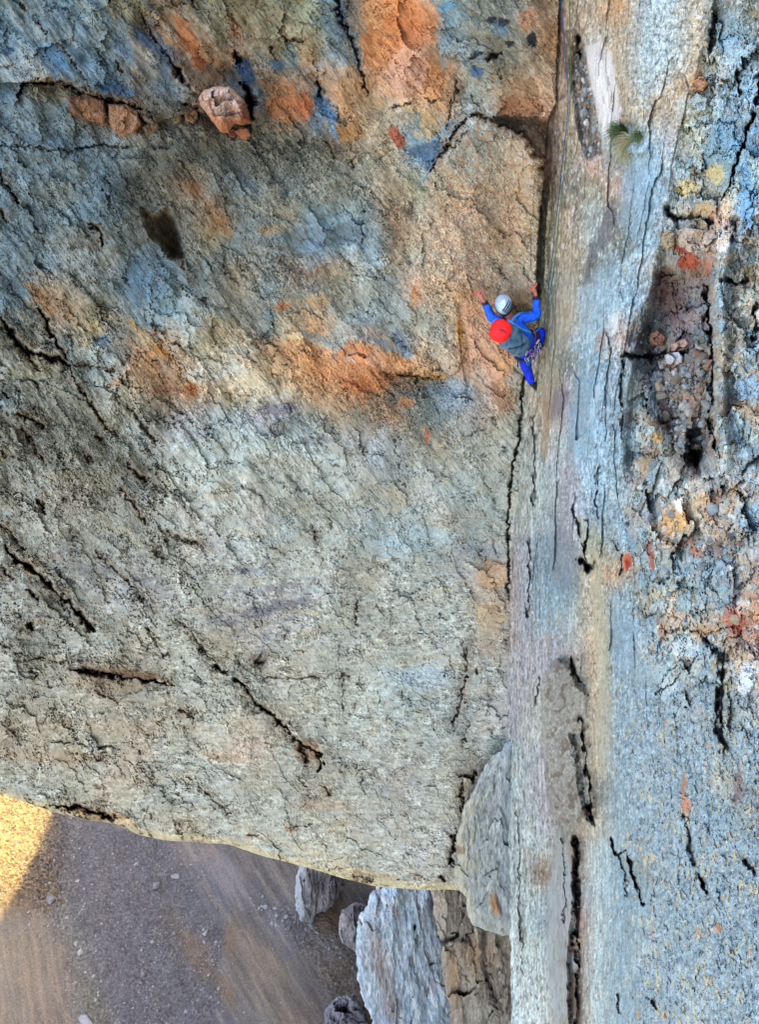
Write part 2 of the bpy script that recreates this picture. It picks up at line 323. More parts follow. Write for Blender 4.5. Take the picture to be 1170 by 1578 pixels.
ck([(608, 578), (636, 577), (642, 582), (648, 610)], 2.2, .14); ck([(598, 576), (625, 575), (655, 583), (680, 580)], 1.6, .12)
ck([(605, 670), (612, 700), (620, 725)], 1.1, .08); ck([(300, 1040), (312, 1046)], 1.5, .08)
ck([(448, 1000), (468, 1005)], 1.2, .06); ck([(242, 835), (255, 860)], 1.5, .1, .4); ck([(300, 835), (310, 842)], 3, .1, .35)
ck([(255, 815), (275, 830), (305, 838), (320, 848)], 2.2, .14); ck([(235, 845), (245, 858), (255, 868)], 3, .12, .3)
ck([(258, 395), (278, 400), (286, 420)], 2, .1); ck([(190, 425), (204, 445)], 1.8, .08); ck([(365, 395), (372, 412), (378, 420)], 1.6, .08)
ck([(60, 405), (75, 430)], 1.4, .08); ck([(305, 570), (318, 582)], 2, .12); ck([(268, 526), (290, 545)], 1.6, .1); ck([(160, 480), (150, 470)], 2, .08)

ck([(662, 262), (680, 238), (700, 202), (726, 176), (745, 182), (775, 192), (803, 204), (820, 224), (838, 262)], 2.6, .3, .45)  # thin shadow on the flake block's top edge, painted as a dark line
# corner crack (left of the corner), with the dark gap along the flake block
GAP = [(866, -300), (866, 0), (864, 60), (862, 120), (862, 160), (850, 185), (846, 255), (843, 280), (836, 340), (833, 400), (832, 450), (838, 480), (836, 520), (832, 560)]
LOWC = [(812, 560), (806, 600), (803, 640), (800, 680), (790, 720), (786, 760), (783, 800), (783, 850), (784, 900), (786, 925)]

def build_left():
    du = 1.45
    ncol = int((880+300)/du); nrow = int((1300+220)/du)
    s = np.linspace(0, 1, ncol)[None, :]; r = np.linspace(0, 1, nrow)[:, None]
    V0 = lerp(-220.0, 1300.0, r)
    U = lerp(-300.0, corner_u(V0)+14, s)*np.ones_like(V0)
    V = lerp(-220.0, lip_v(U), r)
    U = (lerp(-300.0, corner_u(V)+14, s)).astype(np.float32); V = V.astype(np.float32)
    V = lerp(-220.0, lip_v(U), r).astype(np.float32)
    X = U/100; Y = V/100
    # warped coordinates for stains and cracks
    w1 = fbm(X*0.9, Y*0.9, 4, 11); w2 = fbm(X*0.9, Y*0.9, 4, 12)
    f1 = fbm(X*7, Y*7, 4, 21, .6); f2 = fbm(X*7, Y*7, 4, 22, .6)
    g1 = fbm(X*11, Y*11, 3, 23, .6); g2 = fbm(X*11, Y*11, 3, 24, .6)
    Uc = U+f1*9+g1*3+w1*3; Vc = V+f2*9+g2*3+w2*3
    Uw = U+w1*26+f1*15+g1*10; Vw = V+w2*26+f2*18+g2*12
    wm = np.clip(.75+fbm(X*6, Y*6, 2, 25)*.9, .5, 1.25)
    # ---- stain colour
    c = samp(M1, Uw, Vw)
    hf1 = fbm(X*22, Y*22, 3, 31, .65); hf2 = fbm(X*22, Y*22, 3, 32, .65)
    c2 = samp(M1, U+hf1*110, V+hf2*110)
    c = c*0.62+c2*0.38
    low = sst(600, 720, V)
    det = lerp(.30, 1.15, sst(-.25, .3, fbm(X*2.1+Y*.5, Y*2.6-X*.6, 4, 38, .55)))
    smo = np.clip(sst(215, 150, V)*.55+ell(U, V, 240, 450, 60, 70)*.5+ell(U, V, 500, 365, 70, 24)*.7+ell(U, V, 600, 500, 60, 50)*.4+ell(U, V, 330, 680, 90, 40)*.3, 0, .75); det = det*(1-smo)
    lw2 = sst(640, 760, V)*.55; c = lerp(c, c*0+np.array((179, 184, 176), np.float32), lw2[..., None])
    # dappled light / dark grain
    diag = fbm((X*.64+Y*.77)*4.0, (-X*.77+Y*.64)*13, 4, 41, .6)*sst(760, 420, U)*sst(-100, 60, U+0*V)      # strokes running down to the right
    hor = fbm(X*5, Y*19, 4, 45, .6)
    stroke = lerp(diag, hor, sst(750, 1000, V))
    dh = sst(650, 900, V); fine = fbm(X*36, Y*40, 3, 51, .7)*.45+lerp(fbm((X*.64+Y*.77)*13, (-X*.77+Y*.64)*40, 3, 52, .65), fbm(X*14, Y*44, 3, 53, .65), dh)*.75
    mid = fbm(X*6, Y*7, 4, 55, .6)
    grain = 1.06+(stroke*0.44+fine*0.66)*(.25+.85*det)+mid*0.14+fbm(X*.8, Y*.8, 3, 56)*.14
    c = c*grain[..., None]
    c = mixc(c, (96, 86, 64), sst(.10, .42, fbm(X*3.2, Y*4.4, 4, 58, .6))*.30*sst(-.1, .3, fine)*np.clip(sst(420, 200, U)*sst(560, 660, V)*sst(1150, 900, V)+.35, 0, 1))
    # warm / cool flecks
    fl = fbm(X*16, Y*18, 3, 61, .6)
    c = mixc(c, (210, 184, 140), sst(.16, .36, fl)*0.45*det)
    c = mixc(c, (92, 84, 62), sst(.2, .48, lerp(fbm((X*.64+Y*.77)*10, (-X*.77+Y*.64)*26, 3, 66, .65), fbm(X*10, Y*28, 3, 67, .65), dh))*0.45)
    c = mixc(c, (226, 224, 206), sst(.22, .42, fbm(X*24, Y*40, 3, 71, .6))*0.5*det)
    ul = sst(470, 250, U)*sst(170, 110, V); dst = fbm((X*.62+Y*.78)*1.6, (-X*.78+Y*.62)*9, 4, 85, .6)
    c = mixc(c, (214, 216, 202), sst(.02, .25, dst)*ul*.55); c = mixc(c, (84, 108, 128), sst(.02, .3, -dst)*ul*.55)
    du_ = sst(380, 500, V)*sst(640, 560, V)*sst(420, 300, U)+sst(330, 420, V)*sst(560, 480, V)*sst(640, 500, U); c = mixc(c, (206, 204, 186), sst(.05, .3, dst)*np.clip(du_, 0, 1)*.4)
    warm = sst(.0, .3, fbm(X*2.2, Y*4, 4, 75))*low
    c = mixc(c, (196, 178, 140), warm*0.22)
    # ---- named stains, with some shadow painted in
    nst = fbm((X*.64+Y*.77)*7, (-X*.77+Y*.64)*14, 3, 77, .6)*.45+fbm(X*26, Y*26, 3, 79, .7)*.75
    gst_ = (grain*.55+.45)[..., None]
    def st(mask, col, k=1.0):
        nonlocal c
        m = np.where(mask > .01, sst(.36, .56, mask+nst*.62), 0)*k
        c = c+(np.array(col, np.float32)*gst_-c)*m[..., None]
    E = lambda *a: ell(U+f1*8, V+f2*8, *a)
    st(E(290, 60, 12, 45, -28), (208, 122, 62), .8); st(E(305, 95, 10, 20, -30), (204, 112, 66), .8); st(E(362, 45, 6, 26, -20), (206, 124, 66), .7)
    st(E(420, 45, 90, 40, 30), (176, 142, 96), .35); st(E(520, 130, 60, 30), (196, 138, 88), .4); st(E(640, 40, 50, 38), (206, 126, 74), .7); st(E(575, 75, 22, 34), (196, 124, 66), .6); st(E(628, 110, 34, 40), (206, 158, 134), .6)
    st(E(670, 130, 18, 26), (204, 134, 78), .6); st(E(685, 55, 12, 60), (120, 158, 180), .55); st(E(706, 40, 14, 60), (132, 152, 160), .5)
    st(E(548, 75, 7, 34, -14), (98, 136, 158), .7); st(E(527, 20, 8, 30, -12), (62, 92, 128), .75); st(E(503, 165, 9, 38, -24), (88, 128, 164), .85)
    st(E(494, 152, 6, 14, -10), (50, 78, 116), .8); st(E(515, 205, 6, 14, -30), (96, 140, 176), .8); st(E(380, 112, 12, 26, -30), (46, 78, 122), .85)
    st(E(398, 150, 10, 30, -22), (96, 132, 160), .7); st(E(450, 85, 10, 26, -10), (124, 150, 156), .6); st(E(428, 100, 9, 14, -50), (80, 124, 164), .7)
    st(E(250, 80, 12, 40, -32), (84, 122, 160), .7); st(E(222, 62, 8, 22, -40), (66, 104, 150), .6); st(E(180, 60, 16, 42, -30), (128, 162, 188), .6)
    st(E(80, 85, 18, 34, -40), (104, 156, 196), .6); st(E(180, 138, 34, 10, 12), (80, 124, 172), .7); st(E(10, 80, 12, 7), (56, 92, 128), .7)
    st(E(50, 50, 34, 10, 40), (206, 214, 202), .5); st(E(150, 45, 34, 10, 50), (196, 206, 196), .45); st(E(20, 25, 20, 8, 60), (190, 212, 216), .4)
    st(polymask(U+f1*6, V+f2*6, [(104, 148), (132, 143), (160, 152), (196, 158), (214, 172), (218, 200), (190, 212), (168, 196), (130, 186), (106, 176)], 5), (166, 118, 86), .85)
    st(polymask(U+f1*6, V+f2*6, [(40, 128), (100, 128), (114, 142), (88, 156), (45, 146)], 4), (182, 166, 132), .7)
    st(E(213, 200, 8, 7), (132, 62, 36), .8); st(E(245, 190, 12, 12), (122, 98, 66), .6)
    st(E(292, 170, 14, 14), (150, 116, 82), .6)
    st(E(445, 165, 42, 22), (188, 112, 62), .65); st(E(470, 165, 12, 26), (196, 100, 50), .6); st(E(540, 205, 22, 14), (178, 124, 62), .6)
    st(E(612, 212, 10, 22, -30), (166, 76, 48), .8); st(E(655, 195, 24, 22), (182, 152, 104), .7); st(E(642, 190, 9, 16), (128, 152, 158), .7)
    st(polymask(U+f1*5, V+f2*5, [(622, 232), (650, 225), (675, 215), (685, 235), (678, 255), (662, 268), (648, 245)], 4), (72, 98, 130), .8)  # blue shadow at the flake block's upper left edge, painted into the colour
    st(E(700, 200, 12, 16), (84, 118, 146), .7); st(E(712, 214, 9, 14), (128, 136, 142), .7)  # continues the painted blue shadow along the block's edge
    st(E(735, 110, 12, 10, 30), (72, 112, 162), .75); st(E(775, 35, 9, 8), (26, 28, 38), .85); st(E(758, 30, 7, 6), (28, 32, 44), .85); st(E(820, 62, 9, 11), (26, 28, 36), .85)
    st(E(735, 85, 14, 5, -20), (40, 38, 44), .7); st(E(762, 85, 10, 4, -10), (42, 40, 44), .7); st(E(786, 68, 6, 5), (30, 34, 44), .8)
    st(E(690, 10, 14, 8), (96, 156, 206), .7); st(E(770, 45, 14, 16), (96, 140, 184), .4)
    st(E(800, 165, 40, 16), (168, 104, 62), .7); st(E(812, 30, 16, 18), (176, 112, 74), .6)
    st(E(500, 365, 60, 16), (112, 124, 132), .6); st(E(540, 360, 30, 20), (100, 116, 128), .6); st(E(415, 355, 22, 10, -10), (196, 160, 112), .6); st(E(440, 300, 10, 10), (100, 124, 138), .6)
    st(E(300, 290, 10, 20, -20), (178, 118, 64), .6); st(E(335, 335, 9, 34, -34), (200, 148, 96), .6); st(E(350, 355, 6, 20, -30), (196, 150, 100), .6)
    st(E(240, 430, 44, 26), (128, 162, 180), .4); st(E(225, 490, 34, 14, 20), (156, 182, 190), .4)
    st(E(65, 460, 34, 11, 48), (194, 146, 96), .8); st(E(145, 505, 20, 10, 30), (192, 166, 112), .6); st(E(155, 525, 14, 10), (88, 126, 160), .6); st(E(20, 455, 20, 22), (96, 126, 142), .5)
    st(E(225, 520, 42, 6, 42), (214, 176, 112), .75); st(E(247, 542, 20, 7, 42), (212, 144, 70), .85); st(E(232, 565, 7, 16, -20), (196, 150, 98), .6)
    st(E(295, 600, 12, 9), (190, 112, 60), .8); st(E(178, 592, 12, 4, -8), (192, 128, 80), .6); st(E(260, 600, 26, 5), (150, 96, 68), .5)
    st(E(330, 575, 54, 12, -6), (214, 212, 202), .7); st(E(370, 590, 40, 9), (220, 206, 176), .6)
    st(E(437, 472, 13, 8, -20), (208, 128, 84), .75); st(E(490, 465, 20, 12), (204, 160, 108), .6); st(E(415, 487, 10, 8), (140, 166, 182), .6); st(E(640, 455, 9, 18), (200, 138, 84), .65)
    st(E(610, 480, 22, 40, -10), (146, 154, 150), .6); st(E(620, 530, 12, 30, -28), (120, 138, 154), .75); st(E(575, 525, 34, 8, 22), (128, 144, 158), .6)
    st(E(490, 525, 34, 9, 25), (120, 138, 150), .6); st(E(470, 520, 44, 4, 25), (214, 188, 146), .55)
    st(E(545, 548, 26, 24), (206, 130, 78), .7); st(E(612, 557, 34, 12, 22), (210, 146, 92), .8); st(E(660, 578, 34, 9, 8), (204, 154, 98), .8)
    st(E(585, 590, 60, 16, 4), (206, 126, 74), .6); st(E(400, 600, 70, 8, 3), (214, 200, 172), .6); st(E(470, 548, 90, 22, 14), (206, 142, 92), .5); st(E(420, 560, 60, 16, 8), (208, 172, 132), .45); st(E(530, 575, 60, 14), (210, 138, 86), .6); st(E(555, 595, 36, 12), (202, 122, 70), .6); st(E(540, 552, 10, 12), (222, 196, 180), .5); st(E(480, 560, 30, 16, 20), (212, 148, 92), .5)
    st(E(620, 605, 24, 22), (118, 110, 98), .6); st(E(625, 620, 14, 9), (184, 118, 72), .7); st(E(700, 610, 30, 30), (156, 172, 184), .7); st(E(658, 670, 6, 14), (206, 120, 84), .8)
    st(E(710, 515, 5, 26, -8), (196, 142, 60), .8); st(E(745, 500, 36, 70, -8), (206, 158, 122), .6); st(E(755, 555, 30, 38, -20), (222, 172, 138), .7); st(E(740, 575, 12, 20, -40), (222, 204, 190), .5); st(E(775, 610, 18, 30, -20), (190, 128, 86), .5)
    st(E(778, 560, 18, 18), (214, 158, 104), .7); st(E(600, 700, 34, 50), (172, 186, 196), .45); st(E(720, 200, 10, 10), (90, 116, 140), .5)
    st(E(430, 630, 34, 9, -4), (120, 116, 128), .7); st(E(480, 680, 40, 7, -4), (122, 124, 134), .45); st(E(430, 660, 18, 12, 10), (110, 104, 100), .4)
    st(E(145, 880, 34, 12, 8), (126, 130, 134), .5); st(E(230, 892, 28, 6, 2), (126, 128, 134), .5); st(E(100, 850, 26, 4, -8), (122, 120, 128), .5); st(E(385, 878, 34, 5, -4), (126, 124, 138), .55)
    st(E(430, 935, 62, 9, -10), (126, 126, 134), .6); st(E(400, 942, 36, 10, -14), (108, 108, 114), .5); st(E(430, 905, 40, 5, -8), (128, 126, 138), .5); st(E(350, 960, 26, 6), (118, 120, 122), .5)
    st(E(45, 876, 11, 6, 20), (206, 146, 70), .8); st(E(400, 1018, 16, 16), (112, 98, 90), .6); st(E(760, 885, 26, 26), (204, 160, 118), .6); st(E(755, 950, 26, 22), (206, 172, 128), .55)
    st(E(745, 850, 46, 14, 6), (148, 158, 168), .6); st(E(650, 830, 60, 20), (168, 194, 202), .5); st(E(655, 1045, 40, 22), (168, 194, 212), .5); st(E(600, 840, 30, 20), (164, 188, 198), .5)
    st(E(190, 1037, 70, 6, 6), (120, 84, 56), .6); st(E(160, 1055, 70, 10, 6), (190, 168, 136), .5); st(E(160, 1120, 90, 12, 4), (196, 176, 144), .45)
    st(E(80, 1165, 90, 9, 2), (204, 176, 138), .5); st(E(475, 1155, 22, 22), (170, 128, 98), .5); st(E(350, 1165, 40, 9, 0), (200, 168, 136), .5)
    st(E(130, 1250, 44, 7, 12), (150, 104, 56), .6); st(E(190, 1262, 26, 6, 20), (214, 168, 110), .7); st(E(240, 1200, 60, 5, -8), (204, 182, 140), .4)
    edge = np.exp(-((lip_v(U)-V)/9.0)**2); st(edge, (212, 190, 138), .6)
    st(E(565, 1345, 60, 5, 12), (210, 176, 122), .6); st(E(470, 1310, 80, 6, 18), (206, 190, 150), .4); st(E(450, 1278, 14, 5), (180, 130, 90), .5); st(E(500, 1240, 60, 5), (196, 162, 120), .4)
    # lower left darker, rougher grey-green
    st(E(150, 720, 60, 60), (124, 124, 106), .3); st(E(60, 690, 70, 40), (120, 120, 102), .25); st(E(230, 735, 30, 24), (110, 104, 84), .35); st(E(440, 250, 80, 50), (116, 112, 94), .35)
    # ---- relief (metres; + is away from the viewer)
    rg = 1-.25*sst(500, 1300, V); rgc = 1+.5*sst(500, 1300, V)        # the face is farther away lower down: the same stones span fewer pixels
    rel = fbm(X*.9, Y*.9, 4, 101, .38)*0.22*rg
    rel += lerp(fbm((X*.64+Y*.77)*1.4, (-X*.77+Y*.64)*4, 4, 105), fbm(X*1.5, Y*5, 4, 106), sst(700, 950, V))*0.10*rg
    bk, ed, rr = blocks((X*.64+Y*.77)*1.7+f1*.25+w1*.5, (-X*.77+Y*.64)*3.4+f2*.25+w2*.5, 111, 1.0)
    rel += (bk-.4)*0.060*rg
    bk2, ed2, rr2 = blocks(X*10+f1, Y*12+f2, 113); rough = sst(-.25, .3, fbm(X*2.6, Y*3.4, 3, 119, .55)); rel += (bk2-.4)*0.012*rg*rough*(1-smo)
    rel -= (fine*0.003+hf1*0.004)*rg*det
    rel += stroke*-0.022*rg*det
    smooth = np.clip(E(590, 90, 90, 80)*.0+E(240, 450, 60, 60)*.6+E(470, 760, 120, 60)*.3+E(500, 365, 60, 20)*.6, 0, .7)
    # small incised cracks
    def micro(a, fx, fy, seed, thr, dep, dark, msk=1.0):
        nonlocal rel, c
        ca, sa = math.cos(math.radians(a)), math.sin(math.radians(a))
        p = perlin((X*ca+Y*sa)*fx+f1*.7, (-X*sa+Y*ca)*fy+f2*.7, seed)
        q = perlin((X*ca+Y*sa)*fx*.8, (-X*sa+Y*ca)*fy*.35, seed+3)
        m = sst(thr, 1.0, 1-np.abs(p)*2.2)*sst(.05, .35, q)*msk
        rel = rel+m*dep; c = mixc(c, (70, 56, 40), m*dark)
    lowleft = sst(420, 620, V)*sst(420, 250, U)
    micro(52, 1.6, 6, 201, .84, .07, .5, lerp(.35, 1, np.clip(lowleft, 0, 1)))
    micro(50, 3.5, 13, 205, .84, .035, .45, lerp(.6, 1, lowleft)); micro(8, 3, 12, 209, .84, .03, .4, lerp(.25, .9, sst(650, 850, V)))
    micro(-35, 5, 14, 213, .84, .02, .35, lerp(.6, .8, low)*det); micro(70, 8, 18, 217, .82, .018, .35, det); micro(10, 7, 26, 221, .80, .018, .35, det)
    # crumbly patches
    tm = None
    cr = np.clip(E(440, 250, 110, 60)+E(640, 620, 90, 50)+E(740, 320, 90, 90)+E(700, 440, 80, 60)+E(420, 420, 60, 50)+E(120, 720, 120, 90)+E(560, 590, 80, 30), 0, 1)
    rel += cr*fbm(X*26, Y*26, 3, 131, .75)*0.035
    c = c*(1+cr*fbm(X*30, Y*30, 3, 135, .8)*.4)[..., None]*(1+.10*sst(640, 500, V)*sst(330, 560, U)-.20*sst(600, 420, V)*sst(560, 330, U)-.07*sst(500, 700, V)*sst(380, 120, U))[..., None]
    # overlap above the ledge at upper left, shelf under the boulder
    led = np.interp(U, [-300, 28, 60, 110, 128, 205, 229, 300, 380, 470, 900], [120, 128, 126, 132, 146, 165, 192, 172, 190, 205, 205])
    dl = V+f2*3-led
    wl = sst(-350, 60, U)*sst(470, 300, U)
    rel += wl*(-0.15*sst(-70, -2, -np.abs(dl))*(dl < 0)+0.13*(dl >= 0)*sst(34, 0, dl))
    # cavity
    cav = polymask(U+f1*4+g1*2, V+f2*4+g2*2, [(220, 322), (236, 334), (246, 333), (258, 326), (268, 342), (276, 368), (281, 396), (266, 398), (250, 380), (226, 352)], 5)
    rel += cav*(.22+.4*sst(225, 272, U-(V-350)*.25)); c = mixc(c, (112, 88, 62), cav*.75*(1+stroke*.5))
    rel += sst(.2, .8, E(262, 440, 22, 60, -20))*.05
    # flake block stands proud left of the corner
    FL = [(690, 205), (708, 185), (728, 172), (742, 182), (772, 192), (800, 203), (818, 222), (836, 262), (838, 300), (834, 350), (830, 430), (826, 470), (760, 470), (700, 430), (655, 420), (650, 330), (660, 262), (675, 240)]
    fl_ = polymask(Uc, Vc, FL, 5); fls = polymask(U, V, FL, 40)
    rel -= 0.36*fl_*sst(340, 200, V+0*U)+0.08*fls+0.22*fl_*sst(790, 830, U)
    c = lerp(c, c*0+np.array((178, 170, 152), np.float32)*(grain*.95)[..., None], (fl_*.50)[..., None]); c = mixc(c, (198, 196, 182), fl_*sst(.0, .3, fbm(X*9, Y*9, 3, 140))*.5*sst(420, 220, V)); c = mixc(c, (182, 132, 96), fl_*sst(.02, .3, fbm(X*12, Y*12, 3, 141, .6))*.6)
    # roof under which the orange niche sits, right above the block
    rel += polymask(Uc, Vc, [(768, 180), (800, 186), (835, 188), (856, 196), (856, 262), (842, 268), (828, 236), (806, 212), (782, 198)], 7)*.42
    # belly above climber's left: overhanging edge line at v~575
    ov = np.interp(U, [560, 600, 640, 680, 705, 718], [560, 575, 577, 585, 575, 540]); d_ = V+f2*3-ov; mm = sst(540, 600, U)*sst(725, 700, U)
    rel += mm*(-0.16*(d_ < 0)*sst(-60, 0, d_)+0.16*(d_ >= 0)*sst(40, 0, d_))
    # groove right of block belly (700-720, 480-600)
    rel += sst(.2, .8, ell(U, V, 716, 540, 7, 60, -6))*.12
    rc = random.Random(21); KK = list(K)
    def walk(u, v, ang, L, n=4, jit=16):
        p = [(u, v)]
        for _ in range(n):
            a = math.radians(ang+rc.gauss(0, jit)); u += math.cos(a)*L/n; v += math.sin(a)*L/n; p.append((u, v))
        return p
    for _ in range(230):                                   # joints that run down to the right, thick on the left and low
        u = 780*rc.random()**1.5; v = rc.uniform(380, 1290)
        KK.append((walk(u, v, 52, rc.uniform(10, 46), 4, 20), rc.uniform(.7, 1.35), .5, rc.uniform(.04, .11), rc.uniform(.3, .6)))
    for _ in range(260):                                   # short bedding strokes
        u = rc.uniform(0, 790); v = rc.uniform(640, 1340)
        KK.append((walk(u, v, rc.choice((-6, 4, 12, -14)), rc.uniform(8, 34), 3, 14), rc.uniform(.6, 1.2), .4, rc.uniform(.03, .07), rc.uniform(.2, .45)))
    for _ in range(170):                                   # short steep ones
        u = rc.uniform(0, 790); v = rc.uniform(0, 1300)
        KK.append((walk(u, v, rc.choice((70, 85, 60, 110)), rc.uniform(6, 26), 3, 20), rc.uniform(.6, 1.1), .4, rc.uniform(.03, .07), rc.uniform(.2, .5)))
    vmn = V.min(1); vmx = V.max(1)
    for pts, w, w1_, d, dark in KK:
        xs = [p[0] for p in pts]; ys = [p[1] for p in pts]; pad = w*9+22
        i0 = int(np.searchsorted(vmx, min(ys)-pad)); i1 = int(np.searchsorted(vmn, max(ys)+pad))
        if i1-i0 < 3: continue
        um = U[(i0+i1)//2]; j0 = int(np.searchsorted(um, min(xs)-pad)); j1 = int(np.searchsorted(um, max(xs)+pad))
        if j1-j0 < 3: continue
        sl = (slice(i0, i1), slice(j0, j1)); uc = Uc[sl]; vc = Vc[sl]
        sid = np.zeros(uc.shape, np.float32)
        w = w*.82 if w > 1.3 else w; q = seg_dist(uc, vc, pts, w, w1_, sid)
        near = q < 8
        if not near.any(): continue
        # the crack pinches out towards both ends
        (ax, ay), (bx, by) = pts[0], pts[-1]; L2 = (bx-ax)**2+(by-ay)**2+1e-6; tt = ((uc-ax)*(bx-ax)+(vc-ay)*(by-ay))/L2
        tp = np.clip(np.minimum(tt, 1-tt)*5+.45, .45, 1)[near]*(1.2 if w > 1.85 else 1)
        qq = q[near]; sc = rgc[sl][near]; ww = wm[sl][near]*tp; q2 = qq/ww
        rl = rel[sl]; rl[near] += np.exp(-q2**2)*d*sc*np.minimum(ww+.35, 1.2)*(.8 if w >= 2.5 else .5)-sid[near]*np.exp(-(qq/4.5)**2)*d*.20*sc
        cs = c[sl]; cc = cs[near]; cs[near] = cc+(np.array((58, 40, 28))-cc)*(np.exp(-q2**2*.8)*dark)[:, None]
        if w > 1.5: cs[near] = cs[near]+(np.array((150, 108, 70))-cs[near])*(np.exp(-((qq-2.2)/1.6)**2)*.22*(ww > .6))[:, None]
    # corner gap
    q = seg_dist(U+f1*3, V, GAP, 3.0, 5.0); rel += np.exp(-q**4)*1.1; c = mixc(c, (50, 40, 34), np.exp(-q**4)*.75)
    q = seg_dist(U+f1*7+g1*3, V, LOWC, 1.9, 1.6)/np.clip(wm+.2, .5, 1.3); rel += np.exp(-q**2)*0.25; c = mixc(c, (76, 54, 38), np.exp(-q**2)*.6)
    # recess right under the climber's helmet and behind his feet
    rel += ell(U, V, 812, 472, 24, 18)*.3+ell(U, V, 832, 575, 10, 40)*.45
    # bottom edge turns away under the face (an undercut), so it ends in a rounded rim
    rim = sst(26, 0, lip_v(U)-V)
    dist = D0+rel
    R = ray(U, V); P = R*(dist/R[..., 1])[..., None]
    # rim rows: roll away under the wall
    base = P[-1]; cb = c[-1]; cb2 = c[-40:-1]
    ext = [P]; exc = [c]
    for i in range(1, 60):
        e = i*0.06; th = min(e/1.3, math.radians(105)); ex = max(0, e-1.3*math.radians(105))
        dz = -1.3*math.sin(th); dy = 1.3*(1-math.cos(th))+ex
        q = base.copy(); n = fbm(U[-1]/100*6, np.full(U.shape[1], e*2), 4, 301)*.12*min(1, e)
        q[:, 2] += dz-n; q[:, 1] += dy+n; ext.append(q[None]); exc.append((c[-1-min(38, i)]*0+cb*.5+c[-1-(i*7) % 39]*.5)[None])
    P = np.concatenate(ext, 0); c = np.concatenate(exc, 0)
    global LW; LW = (U, V, P[:U.shape[0]])
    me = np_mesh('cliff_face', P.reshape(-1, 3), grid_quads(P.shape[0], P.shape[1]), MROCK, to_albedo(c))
    o = new_obj('cliff_face', me); tag(o, 'grey and orange limestone face filling the left of the dihedral', 'cliff', kind='structure')
    return o
build_left()

